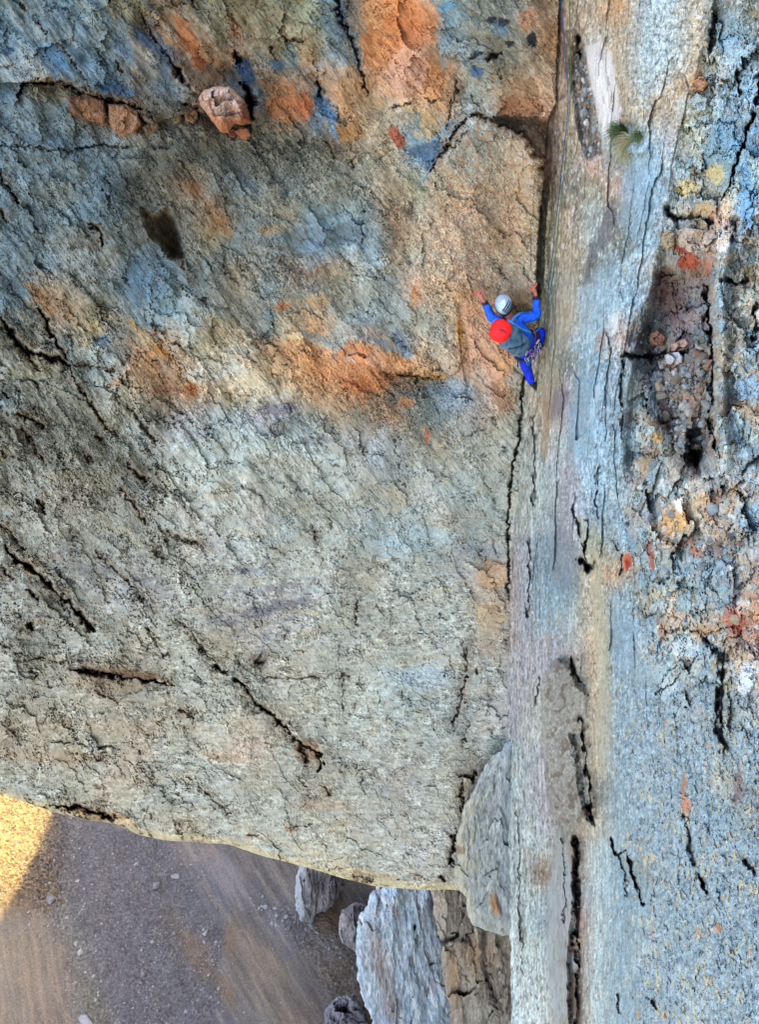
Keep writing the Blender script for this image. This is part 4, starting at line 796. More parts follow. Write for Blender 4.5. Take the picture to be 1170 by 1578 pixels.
# brown broken blocks below it
def c_brown(U, V, rr):
    X, Y = U/100, V/100
    c = grainy((148, 136, 122), U, V, 21, .35, 24, 18, .2, .35)
    c = mixc(c, (150, 116, 80), (ell(U, V, 735, 1470, 30, 30)+ell(U, V, 700, 1500, 12, 50))*.6); c = mixc(c, (182, 186, 178), ell(U, V, 708, 1480, 4, 30, -20)*.6)
    c = mixc(c, (176, 176, 162), ell(U, V, 750, 1560, 26, 14)*.6); c = mixc(c, (150, 144, 140), ell(U, V, 700, 1420, 24, 24)*.5)
    for pts, w in (([(682, 1452), (700, 1447), (722, 1450)], 4), ([(742, 1440), (748, 1500), (760, 1530), (774, 1560)], 4.5), ([(700, 1462), (712, 1500), (724, 1512)], 1.5), ([(770, 1450), (778, 1500), (786, 1560)], 2)):
        c = mixc(c, (52, 42, 38), np.exp(-seg_dist(U+fbm(X*8, Y*8, 2, 4)*8, V, pts, w)**2)*.8)
    return c
def brown(name, out, y, seed, label):
    o = body(name, out, y, .6, 2.5, c_brown, MFAR, .2, 2.6, .5, 5, seed, 70, 300, ys=.55); tag(o, label, 'rock outcrop', 'broken brown outcrops below the buttress'); return o
brown('rock_outcrop', [(664, 1362), (720, 1362), (735, 1400), (730, 1440), (700, 1452), (680, 1450), (668, 1410)], 12.0, 1051, 'grey brown outcrop directly under the rim of the face, uppermost of the broken rocks')
brown('rock_outcrop', [(680, 1456), (722, 1436), (750, 1436), (762, 1520), (790, 1640), (700, 1660), (694, 1560), (682, 1500)], 11.6, 1061, 'brown blocky outcrop with dark cracks beside the bluish pillar')
brown('rock_outcrop', [(728, 1428), (800, 1432), (804, 1560), (804, 1660), (780, 1660), (770, 1560), (752, 1500)], 11.0, 1071, 'narrow brown outcrop wedged under the rounded end of the buttress')
# pale pillars standing on the scree
def c_pil(U, V, rr):
    X, Y = U/100, V/100
    sx = (U-1.2*(V-1400)*.2)/100
    c = grainy((142, 162, 180), U, V, 31, .36, 22, 9, .6, .4)
    c = mixc(c, (214, 222, 230), sst(.04, .3, fbm(sx*13, Y*2.0, 4, 37, .6))*.6); c = mixc(c, (124, 116, 124), sst(.08, .3, fbm(sx*15, Y*2.6, 4, 39, .6))*.7)
    return mixc(c, (150, 132, 128), (ell(U, V, 590, 1500, 14, 90, -14))*.6)
o = body('rock_pillar', [(576, 1372), (600, 1350), (668, 1350), (682, 1420), (692, 1500), (730, 1560), (760, 1660), (600, 1660), (572, 1570), (552, 1520), (548, 1460), (556, 1410)], 14.5, 1.5, 5, c_pil, MFAR, .34, 2.4, .30, 7, 1101, 90, 420, ys=.4)
tag(o, 'tall blue white rock pillar below the rim of the face, largest of the pillars', 'rock pillar', 'rock pillars rising from the scree')
def c_pil2(U, V, rr):
    c = grainy((126, 118, 120), U, V, 41, .5, 26, 12, .3, .4); c = mixc(c, (158, 162, 170), sst(476, 464, U+fbm(U/10, V/10, 2, 3)*8)*.8); return mixc(c, (84, 76, 84), ell(U, V, 500, 1362, 24, 16)*.6)
o = body('rock_pillar', [(464, 1290), (490, 1290), (532, 1300), (530, 1365), (516, 1390), (506, 1402), (488, 1406), (480, 1424), (462, 1416), (456, 1400), (456, 1370)], 33, 2.2, 7, c_pil2, MFAR, .6, 4, .6, 5, 1151, 60, 300, ys=.45)
tag(o, 'small dark rock pillar with a pale left edge standing alone on the brown scree', 'rock pillar', 'rock pillars rising from the scree')
def c_pil3(U, V, rr):
    c = grainy((122, 116, 120), U, V, 51, .45, 24, 14, .35, .3); return mixc(c, (62, 58, 70), ell(U, V, 550, 1402, 28, 10)*.8)
o = body('rock_pillar', [(524, 1404), (545, 1392), (566, 1394), (566, 1470), (548, 1466), (528, 1452), (521, 1430)], 23, 1.6, 5, c_pil3, MFAR, .5, 4, .6, 4, 1201, 50, 260, ys=.5)
tag(o, 'stubby grey rock pillar with a dark cap leaning against the left side of the blue white pillar', 'rock pillar', 'rock pillars rising from the scree')
o = body('rock_pillar', [(500, 1556), (520, 1535), (545, 1530), (562, 1560), (580, 1640), (500, 1650)], 17, 1.2, 4, lambda U, V, rr: grainy((100, 98, 112), U, V, 61, .4, 24, 14, .3, .4), MFAR, .5, 4, .6, 4, 1251, 50, 260)
tag(o, 'low dark rock pillar at the bottom edge left of the blue white pillar', 'rock pillar', 'rock pillars rising from the scree')

# ---- boulders and slabs resting on the face
def c_boul(U, V, rr):
    c = grainy((204, 172, 158), U, V, 71, .2, 26, 22, .3, .2)
    c = mixc(c, (196, 116, 72), sst(165, 190, V+fbm(U/16, V/16, 3, 5)*26)*.8); c = mixc(c, (188, 138, 104), sst(325, 314, U)*.6)
    c = mixc(c, (150, 70, 50), sst(366, 378, U)*.6)
    for pts in ([(322, 150), (324, 165), (332, 178)], [(352, 140), (366, 158), (378, 182)], [(356, 178), (366, 172), (374, 186)]):
        c = mixc(c, (84, 52, 40), np.exp(-seg_dist(U, V, pts, 1.3)**2)*.6)
    return c
o = body('chockstone', [(306, 152), (314, 140), (332, 133), (353, 134), (366, 144), (378, 158), (388, 190), (374, 193), (362, 190), (352, 206), (340, 204), (326, 186), (316, 172), (308, 163)], 9.12, .34, .3, c_boul, MSTONE, .05, 3.2, .16, 2, 1301, 70, 320, 0, 5)
tag(o, 'large pink and orange boulder jammed in the ledge at upper left', 'boulder')
def c_bs(col):
    return lambda U, V, rr: grainy(col, U, V, 81, .24, 26, 26, .2, .3)
def slab(name, out, y, b, th, col, label, cat='rock', grp=None, seed=0, plane='y', mat=None, rel=.03, blk=.06):
    o = body(name, out, y, b, th, c_bs(col), mat or MSTONE, rel, 4, blk, 1.5, 1400+seed, 40, 200, 0, 8, plane); tag(o, label, cat, grp); return o
def ysurf(u, v): return float(surf(LW, u, v)[1])
slab('rock_flake', [(110, 150), (132, 145), (160, 155), (164, 178), (160, 192), (132, 186), (112, 172)], ysurf(140, 170)-.02, .09, .15, (160, 114, 84), 'left one of two brown flakes under the overlap at upper left', 'rock flake', 'brown flakes under the overlap', 1)
slab('rock_flake', [(167, 160), (196, 160), (212, 172), (218, 192), (206, 206), (190, 212), (176, 204), (168, 190)], ysurf(190, 180)-.02, .10, .15, (168, 124, 92), 'right one of two brown flakes under the overlap, with a rusty lower corner', 'rock flake', 'brown flakes under the overlap', 2)
slab('ledge_stone', [(282, 165), (292, 160), (303, 168), (306, 184), (298, 192), (286, 186)], ysurf(294, 178)-.03, .12, .1, (150, 112, 78), 'knobbly brown stone just left of the pink boulder', 'stone', 'stones on the upper ledge', 3)
slab('ledge_stone', [(262, 170), (272, 163), (281, 172), (280, 190), (268, 194)], ysurf(272, 180)-.02, .09, .1, (132, 116, 92), 'dull olive stone, second to the left of the pink boulder', 'stone', 'stones on the upper ledge', 4)
slab('ledge_stone', [(362, 202), (372, 196), (382, 198), (388, 208), (380, 218), (368, 214)], ysurf(374, 207)-.04, .09, .1, (176, 110, 80), 'small orange stone under the right foot of the pink boulder', 'stone', 'stones on the upper ledge', 5)
slab('ledge_stone', [(350, 204), (360, 198), (368, 206), (362, 214), (352, 212)], ysurf(358, 206)-.03, .06, .08, (140, 78, 56), 'tiny dark red stone directly below the pink boulder', 'stone', 'stones on the upper ledge', 6)
slab('rock_flake', [(220, 196), (236, 186), (248, 196), (244, 210), (226, 212)], ysurf(233, 200)-.02, .07, .1, (128, 98, 70), 'small dark brown flake at the right end of the overlap', 'rock flake', 'brown flakes under the overlap', 7)

def xsurf(u, v): return float(surf(RW, u, v)[0])
slab('wedged_block', [(1040, 356), (1058, 350), (1090, 356), (1116, 366), (1116, 378), (1104, 392), (1080, 396), (1052, 388), (1040, 376)], xsurf(1075, 372)-.02, .07, .12, (206, 180, 158), 'pale tan block with a red underside jammed in the rubble at upper right', 'rock block', None, 8, 'x')
slab('wedged_block', [(1020, 360), (1030, 354), (1040, 360), (1040, 378), (1028, 386), (1020, 378)], xsurf(1030, 370)-.02, .05, .1, (176, 152, 116), 'small rounded yellow block just left of the pale tan block', 'rock block', None, 9, 'x')
slab('wedged_block', [(1024, 548), (1030, 544), (1046, 543), (1053, 550), (1052, 558), (1040, 564), (1028, 562)], xsurf(1040, 552)-.05, .05, .1, (196, 194, 204), 'pale lilac stone lying in the dark hollow of the right wall', 'stone', None, 10, 'x')
slab('wedged_block', [(1034, 530), (1056, 522), (1062, 530), (1050, 541), (1034, 542)], xsurf(1046, 532)-.03, .03, .08, (196, 152, 136), 'flat pink stone just above the pale lilac stone', 'stone', None, 11, 'x')
slab('wedged_block', [(1002, 514), (1014, 508), (1026, 520), (1022, 534), (1006, 532), (998, 524)], xsurf(1012, 520)-.03, .05, .08, (154, 104, 82), 'rust brown stone at the left lip of the dark hollow', 'stone', None, 12, 'x')
slab('wedged_block', [(1062, 612), (1074, 604), (1082, 612), (1076, 640), (1066, 660), (1060, 640)], xsurf(1070, 630)-.02, .05, .08, (166, 134, 110), 'upright tan stone low in the dark hollow', 'stone', None, 13, 'x')
slab('wedged_block', [(1068, 510), (1082, 506), (1092, 520), (1090, 536), (1076, 534), (1068, 524)], xsurf(1078, 520)-.02, .05, .08, (118, 134, 138), 'blue grey stone at the right side of the dark hollow', 'stone', None, 14, 'x')
slab('wedged_block', [(1060, 150), (1074, 144), (1090, 152), (1088, 170), (1070, 178), (1060, 168)], xsurf(1074, 160)-.01, .04, .08, (184, 194, 190), 'white grey block on the blue rock at top right', 'rock block', None, 15, 'x')
slab('wedged_block', [(1064, 120), (1084, 118), (1092, 130), (1084, 142), (1066, 138)], xsurf(1078, 130)-.01, .04, .08, (188, 136, 96), 'orange brown block just above the white grey block', 'rock block', None, 16, 'x')

# ---- loose stones: angular hulls
def hull_mesh(name, seed, col, mat, n=16, flat=.7):
    r = random.Random(seed); bm = bmesh.new()
    for _ in range(n):
        p = Vector((r.gauss(0, 1), r.gauss(0, 1), r.gauss(0, 1))).normalized(); p *= r.uniform(.75, 1.05); bm.verts.new((p.x, p.y*r.uniform(.8, 1), p.z*flat))
    h = bmesh.ops.convex_hull(bm, input=bm.verts)
    bmesh.ops.delete(bm, geom=[g for g in h['geom_interior'] if isinstance(g, bmesh.types.BMVert)], context='VERTS')
    bmesh.ops.dissolve_limit(bm, angle_limit=.25, verts=bm.verts, edges=bm.edges)
    bmesh.ops.bevel(bm, geom=list(bm.edges), offset=.07, segments=1, affect='EDGES')
    me = bpy.data.meshes.new(name); bm.to_mesh(me); bm.free(); me.materials.append(mat)
    a = me.color_attributes.new('stain', 'FLOAT_COLOR', 'POINT'); al = to_albedo(np.array(col, np.float32))
    nv = len(me.vertices); c4 = np.ones((nv, 4), np.float32); c4[:, :3] = al*np.random.default_rng(seed).uniform(.75, 1.2, (nv, 1)); a.data.foreach_set('color', c4.ravel())
    return me
SC = [(176, 170, 158), (148, 146, 140), (168, 142, 116), (132, 116, 100), (196, 190, 184), (150, 158, 164), (152, 112, 86), (122, 128, 130)]
HP = [hull_mesh('loose_stone', 50+i, SC[i], MSTONE) for i in range(8)]
rs = random.Random(3)
def scatter(poly, count, smin, smax, W, label, group, sink=.3, name='loose_stone'):
    xs = [p[0] for p in poly]; ys = [p[1] for p in poly]; k = 0; placed = []
    while k < count:
        u = rs.uniform(min(xs), max(xs)); v = rs.uniform(min(ys), max(ys))
        if not inpoly(np.array([u]), np.array([v]), poly)[0]: continue
        r = smin*(smax/smin)**(rs.random()**1.6)
        if any((u-a)**2+(v-b)**2 < ((r+q)*.7)**2 for a, b, q in placed): 
            if rs.random() < .93: continue
        placed.append((u, v, r)); P = surf(W, u, v); t = float(np.dot(P, FW)); R_ = r*t/FPX
        o = new_obj(name, HP[rs.randrange(8)]); o.location = (Vector(P)*(1-(1-sink)*R_/t)); o.scale = (R_*rs.uniform(.7, 1.1), R_, R_*rs.uniform(.8, 1.3))
        o.rotation_euler = (rs.uniform(0, 6), rs.uniform(0, 6), rs.uniform(0, 6)); tag(o, label, 'stone', group); k += 1
scatter([(892, 62), (900, 62), (906, 110), (916, 160), (928, 215), (926, 240), (908, 244), (898, 200), (890, 150), (886, 110)], 110, 3, 9, RW, 'angular stone packed in the narrow debris chute left of the white streak', 'stones in the debris chute', -.1)
scatter([(1008, 560), (1060, 556), (1092, 500), (1096, 560), (1094, 640), (1088, 700), (1050, 690), (1020, 640)], 120, 4, 15, RW, 'broken stone in the dark hollow of the right wall', 'stones in the hollow', .1)
scatter([(985, 500), (1010, 490), (1020, 545), (985, 546)], 10, 3, 9, RW, 'broken stone on the left lip of the dark hollow', 'stones on the lip of the hollow', .5)
scatter([(972, 700), (1100, 720), (1170, 760), (1170, 980), (1090, 960), (1000, 900), (985, 800)], 90, 4, 14, RW, 'stone set in the shattered rock at mid right', 'stones of the shattered zone', .5)

# ---- scree
def gsurf(u, v):
    R = ray(u, v); P = R*(GZ/R[2]); P[2] += float(ground_z(np.array([P[0]]), np.array([P[1]]))[0]); return P
GST = [hull_mesh('scree_boulder', 80+i, c, MFAR) for i, c in enumerate([(150, 146, 152), (126, 120, 126), (168, 166, 170), (112, 106, 112)])]
for m_ in GST:
    n_ = len(m_.vertices)*4; z_ = np.empty(n_, np.float32); m_.color_attributes['stain'].data.foreach_get('color', z_); m_.color_attributes['stain'].data.foreach_set('color', z_*.62)
def gst(u, v, r, mi, label, grp=None, st=(1, 1, 1)):
    P = gsurf(u, v); R_ = r*abs(float(np.dot(P, FW)))/FPX; o = new_obj('scree_boulder', GST[mi]); o.location = P+np.array((0, 0, R_*.25)); o.scale = (R_*st[0], R_*st[1], R_*st[2])
    o.rotation_euler = (rs.uniform(-.3, .3), rs.uniform(-.3, .3), rs.uniform(0, 6)); tag(o, label, 'boulder', grp); return o
gst(316, 1434, 7, 2, 'pale upright boulder alone on the grey scree, right of centre of the scree')
gst(313, 1450, 4.5, 2, 'small pale boulder just below the pale upright boulder')
gst(119, 1466, 8, 2, 'long pale boulder on the left edge of the stony strip', None, (.7, 1.3, .6))
gst(114, 1452, 4.5, 0, 'small boulder just above the long pale boulder')
gst(268, 1348, 7, 0, 'pale rock below the rim of the face where the scree changes colour', None, (.7, 1.3, .7))
gst(265, 1435, 4.5, 1, 'dark boulder left of the pale upright boulder'); gst(78, 1385, 9, 1, 'large dark boulder beside the left fan of fine scree')
gst(126, 1570, 12, 0, 'broad grey boulder at the bottom edge of the scree', None, (1.3, .7, .5)); gst(238, 1362, 8, 1, 'dark hummocky boulder left of the pale rock')
gst(215, 1497, 6, 1, 'low grey boulder in the lower middle of the stony strip'); gst(145, 1462, 3.4, 2, 'bright little boulder right of the long pale boulder')
for k in range(150):
    while True:
        u = rs.uniform(30, 340); v = rs.uniform(1260, 1575)
        if u > 30+.33*(v-1400)*(v > 1400) and v > 1255+u*.16: break
    gst(u, v, 1.6+2.6*rs.random()**2, rs.randrange(4), 'grey boulder scattered on the stony strip of scree', 'boulders on the stony strip', (rs.uniform(.7, 1.1), 1, rs.uniform(.6, 1)))
for k in range(60):
    a = rs.random(); u = 400+a*150+rs.uniform(-14, 14); v = 1400+a*75+rs.uniform(-14, 14)
    gst(u, v, 1.6+3*rs.random()**2, rs.randrange(3), 'grey boulder in the band of rubble that runs to the foot of the pillars', 'boulders in the rubble band', (rs.uniform(.7, 1.1), 1, rs.uniform(.6, 1)))
def build_scree_stuff():
    hulls = []
    for m_ in GST:
        m_.calc_loop_triangles(); co = np.empty(len(m_.vertices)*3, np.float32); m_.vertices.foreach_get('co', co)
        tr = np.empty(len(m_.loop_triangles)*3, np.int32); m_.loop_triangles.foreach_get('vertices', tr); hulls.append((co.reshape(-1, 3), tr.reshape(-1, 3)))
    cos, trs, cols, off = [], [], [], 0
    r = np.random.default_rng(5); n = 16000
    u = r.uniform(-220, 620, n); v = r.uniform(1225, 1640, n); dens = np.clip(.25+fbm(u/60, v/60, 3, 771)*1.2, .08, 1)
    stz = ((u < 345) & (u > 20+.33*np.clip(v-1400, 0, 999))) | ((v < 1400) & (u < 90))
    band = (np.abs(v-(1400+(u-400)*.5)) < 22) & (u > 395)
    keep = (r.random(n) < np.where(stz, dens+.25, np.where(band, .6, .05))*np.where((v < 1390) & (u < 95), 3, 1)); u = u[keep]; v = v[keep]
    R = ray(u, v); P = R*(GZ/R[:, 2])[:, None]; P[:, 2] += ground_z(P[:, 0], P[:, 1])
    for i in range(len(u)):
        co, tr = hulls[i % 4]; s_ = (.7+1.6*r.random()**3)*P[i, 2]/-FPX*1.15; a = r.uniform(0, 6.28); ca, sa = math.cos(a), math.sin(a)
        q = co*s_*np.array((1, r.uniform(.6, 1), .8)); q = np.stack([q[:, 0]*ca-q[:, 1]*sa, q[:, 0]*sa+q[:, 1]*ca, q[:, 2]], -1)+P[i]
        cos.append(q); trs.append(tr+off); off += len(co); cols.append(np.ones((len(co), 3))*(to_albedo(np.array((124, 120, 124), np.float32))*.62*r.uniform(.6, 1.5)))
    o = new_obj('scree_stones', np_mesh('scree_stones', np.concatenate(cos), np.concatenate(trs), MFAR, np.concatenate(cols))); tag(o, 'small stones strewn over the scree', 'stones', kind='stuff')
build_scree_stuff()

# ================================================================ TUBES, ROPES, GRASS
def tube_mesh(name, pts, r, mat, seg=8, smooth=True, taper=None, closed=False):
    pts = [Vector(p) for p in pts]; n = len(pts); co = []; up = Vector((0.31, 0.5, 0.81)).normalized()
    for i, p in enumerate(pts):
        a = pts[(i-1) % n if closed else max(0, i-1)]; b = pts[(i+1) % n if closed else min(n-1, i+1)]; d = (b-a).normalized()
        x = d.cross(up); x = x.normalized() if x.length > 1e-4 else d.orthogonal().normalized(); y = d.cross(x)
        rr = r if taper is None else r*taper[i]
        for k in range(seg):
            th = 2*math.pi*k/seg; co.append(p+(x*math.cos(th)+y*math.sin(th))*rr)
    fs = []
    for i in range(n if closed else n-1):
        for k in range(seg):
            j = (i+1) % n; fs.append((i*seg+k, i*seg+(k+1) % seg, j*seg+(k+1) % seg, j*seg+k))
    if not closed: fs.append(tuple(range(seg))[::-1]); fs.append(tuple((n-1)*seg+k for k in range(seg)))
    me = bpy.data.meshes.new(name); me.from_pydata([tuple(c) for c in co], [], fs); me.materials.append(mat)
    for p in me.polygons: p.use_smooth = smooth
    return me
def catmull(P, k=8):
    P = [Vector(p) for p in P]; out = []
    for i in range(len(P)-1):
        a = P[max(0, i-1)]; b = P[i]; c = P[i+1]; d = P[min(len(P)-1, i+2)]
        for j in range(k):
            t = j/k; out.append(.5*((2*b)+(c-a)*t+(2*a-5*b+4*c-d)*t*t+(3*b-a-3*c+d)*t**3))
    return out+[P[-1]]
def tw(u, v):                      # forward depth of whichever wall lies nearer at that pixel
    R = ray(u, v); a = 9.25/R[1]; x = float(np.interp(v, *zip(*XR))); b = x/max(R[0], .02)
    return min(a, b) if u > 600 else a
def wallpt(u, v, off=.05):
    t = tw(u, v)
    if -200 < v < 1600:
        for W in (LW, RW):
            for du in (-4, 0, 4):
                P_ = surf(W, u+du, v); R_ = ray(u, v); tt = float(np.dot(P_, FW)); Q = R_*tt
                if np.linalg.norm(Q-P_) < .35: t = min(t, tt)
    return at(u, v, t-off)
def cp(u, v, y): R = ray(u, v); return Vector((R*(y/R[1])).tolist())

M_ROPEB = simple('blue_rope_sheath', (.012, .05, .15), .75, 0, .3, .6, 400, .5, .002)
M_ROPEG = simple('green_rope_sheath', (.035, .11, .03), .75, 0, .3, .6, 400, .5, .002)
pb = [wallpt(864, -140, .06), wallpt(865, 0, .06), wallpt(868, 40, .05), wallpt(872, 95, .04), wallpt(876, 150, .05), wallpt(873, 200, .05), wallpt(869, 230, .06), wallpt(862, 300, .06), wallpt(856, 350, .06), wallpt(851, 400, .06), wallpt(846, 440, .07), wallpt(843, 475, .10), cp(838, 500, 8.7), cp(826, 512, 8.66)]
o = new_obj('climbing_rope', tube_mesh('climbing_rope', catmull(pb, 10), .0052, M_ROPEB)); tag(o, 'thin blue climbing rope running up the corner from the climber to the top edge', 'rope', 'climbing ropes in the corner')
pg = [wallpt(884, -140, .06), wallpt(878, 0, .06), wallpt(880, 120, .05), wallpt(874, 220, .05), wallpt(869, 270, .05), wallpt(862, 330, .05), wallpt(857, 385, .05), wallpt(852, 430, .07), wallpt(846, 462, .12), cp(841, 488, 8.75), cp(832, 505, 8.62), cp(822, 514, 8.62)]
o = new_obj('climbing_rope', tube_mesh('climbing_rope', catmull(pg, 10), .0052, M_ROPEG)); tag(o, 'green climbing rope hanging just right of the blue one and looping to the climber', 'rope', 'climbing ropes in the corner')

M_GR = simple('dark_green_grass', (.06, .085, .02), .7, 0, .3, 0, 60, .5); M_GR2 = simple('straw_grass', (.26, .22, .10), .7, 0, .3, 0, 60, .4)
def tuft(name, u, v, n, rad, ln, mat, label, seed, lean=(0, 0, 0)):
    r = random.Random(seed); base = Vector(surf(RW, u, v))+Vector((-.03, 0, 0)); co, fs = [], []
    for k in range(n):
        a = r.uniform(0, 6.28); q = base+Vector((r.uniform(-.3, .3)*rad, math.cos(a)*rad*r.random(), math.sin(a)*rad*.6*r.random()))
        d = Vector((-r.uniform(.1, .9), r.uniform(-1, 1), r.uniform(-.3, 1.0)))+Vector(lean); d.normalize(); L = ln*r.uniform(.5, 1.15); w = r.uniform(.0018, .004)
        s = d.cross(Vector((r.uniform(-1, 1), r.uniform(-1, 1), r.uniform(-1, 1)))).normalized()
        i0 = len(co); m = 5
        for i in range(m+1):
            t = i/m; p = q+d*L*t+Vector((-.0, 0, -1))*L*.55*t*t; ww = w*(1-t*.9); co += [p-s*ww, p+s*ww]
        fs += [(i0+2*i, i0+2*i+1, i0+2*i+3, i0+2*i+2) for i in range(m)]
    me = bpy.data.meshes.new(name); me.from_pydata([tuple(c-base) for c in co], [], fs); me.materials.append(mat); o = new_obj(name, me); o.location = base
    tag(o, label, 'grass'); return o
tuft('grass_tuft', 964, 203, 900, .10, .19, M_GR, 'dark green tuft of grass growing from a crack in the upper right wall', 1, (0, 0, .2))
tuft('grass_tuft', 976, 217, 420, .07, .20, M_GR2, 'straw yellow tuft of dry grass hanging just below the dark green tuft', 2, (0, 0, -.5))
tuft('grass_tuft', 992, 209, 260, .05, .11, M_GR, 'small olive tuft of grass just right of the yellow tuft', 3)

# ================================================================ CLIMBER
def srgb(r, g, b): return tuple(float(x) for x in (np.where(np.array((r, g, b))/255 <= .04045, np.array((r, g, b))/255/12.92, ((np.array((r, g, b))/255+.055)/1.055)**2.4)*.8))
M_SKIN = simple('skin', srgb(196, 108, 84), .55, 0, .4, .2, 90, .12)
M_JACK = simple('blue_jacket_fabric', srgb(20, 96, 226), .6, 0, .3, 1, 16, .3, .03); M_PANT = simple('blue_trouser_fabric', srgb(10, 50, 210), .65, 0, .25, 1, 15, .35, .03)
M_CUFF = simple('black_cuff', srgb(26, 28, 46), .7); M_HELM = simple('grey_helmet_shell', srgb(176, 198, 212), .2, .2, .9, 0, 10, .05); M_DARK = simple('dark_webbing', srgb(32, 34, 44), .7, 0, .3, .3, 90)
M_RED = simple('red_pack_lid', srgb(250, 18, 8), .6, 0, .3, 1, 12, .2, .03); M_PACK = simple('slate_pack_fabric', srgb(84, 116, 138), .7, 0, .3, 1, 12, .45, .05)
M_STRAP = simple('light_blue_strap', srgb(60, 140, 205), .65); M_MAR = simple('maroon_webbing', srgb(110, 30, 60), .7); M_SHOE = simple('black_shoe_rubber', srgb(30, 30, 34), .6)
M_METAL = simple('brushed_metal', (.55, .56, .58), .3, .9, .5, 0, 60, .1); M_PURP = simple('purple_anodised', (.16, .07, .38), .35, .6); M_TEAL = simple('teal_sling', srgb(60, 150, 160), .7)

def skin(name, chains, mat, parent=None, sub=1, root=0):
    """chains: lists of (Vector, radius); equal points are welded"""
    vs, rs_, es, key = [], [], [], {}
    for ch in chains:
        prev = None
        for p, r in ch:
            k = tuple(round(x, 4) for x in p)
            if k not in key: key[k] = len(vs); vs.append(tuple(p)); rs_.append(r)
            i = key[k]
            if prev is not None and prev != i: es.append((prev, i))
            prev = i
    me = bpy.data.meshes.new(name); me.from_pydata(vs, es, []); ob = bpy.data.objects.new(name, me); COL.objects.link(ob)
    sm = ob.modifiers.new('s', 'SKIN'); sm.use_smooth_shade = True; sm.branch_smoothing = .6
    for i, sv in enumerate(me.skin_vertices[0].data):
        r = rs_[i]; sv.radius = (r, r) if not isinstance(r, tuple) else r; sv.use_root = (i == root)
    ss = ob.modifiers.new('u', 'SUBSURF'); ss.levels = sub; ss.render_levels = sub
    dg = bpy.context.evaluated_depsgraph_get(); me2 = bpy.data.meshes.new_from_object(ob.evaluated_get(dg)); me2.name = name
    ob.modifiers.clear(); ob.data = me2; bpy.data.meshes.remove(me); me2.materials.clear(); me2.materials.append(mat)
    for p in me2.polygons: p.use_smooth = True
    if parent is not None: ob.parent = parent; ob.matrix_parent_inverse = Matrix.Translation(-parent.location)
    return ob
def tri(center, ax, r, seg=(20, 14), shape=None):
    """ellipsoid with axes ax (3 vectors) and radii r; returns verts, faces"""
    co, fs = [], []; n, m = seg
    for i in range(m+1):
        ph = math.pi*i/m
        for j in range(n):
            th = 2*math.pi*j/n; q = Vector((math.sin(ph)*math.cos(th), math.sin(ph)*math.sin(th), math.cos(ph)))
            if shape: q = shape(q)
            co.append(center+ax[0]*q.x*r[0]+ax[1]*q.y*r[1]+ax[2]*q.z*r[2])
    for i in range(m):
        for j in range(n): fs.append((i*n+j, i*n+(j+1) % n, (i+1)*n+(j+1) % n, (i+1)*n+j))
    return co, fs
def mesh_obj(name, co, fs, mat, parent=None, smooth=True):
    me = bpy.data.meshes.new(name); me.from_pydata([tuple(c) for c in co], [], fs); me.materials.append(mat); me.update()
    for p in me.polygons: p.use_smooth = smooth
    o = bpy.data.objects.new(name, me); COL.objects.link(o)
    if parent is not None: o.parent = parent; o.matrix_parent_inverse = Matrix.Translation(-parent.location)
    return o
def tube(name, pts, r, mat, parent=None, k=6, **kw):
    o = bpy.data.objects.new(name, tube_mesh(name, catmull(pts, k) if k else pts, r, mat, **kw)); COL.objects.link(o)
    if parent is not None: o.parent = parent; o.matrix_parent_inverse = Matrix.Translation(-parent.location)
    return o

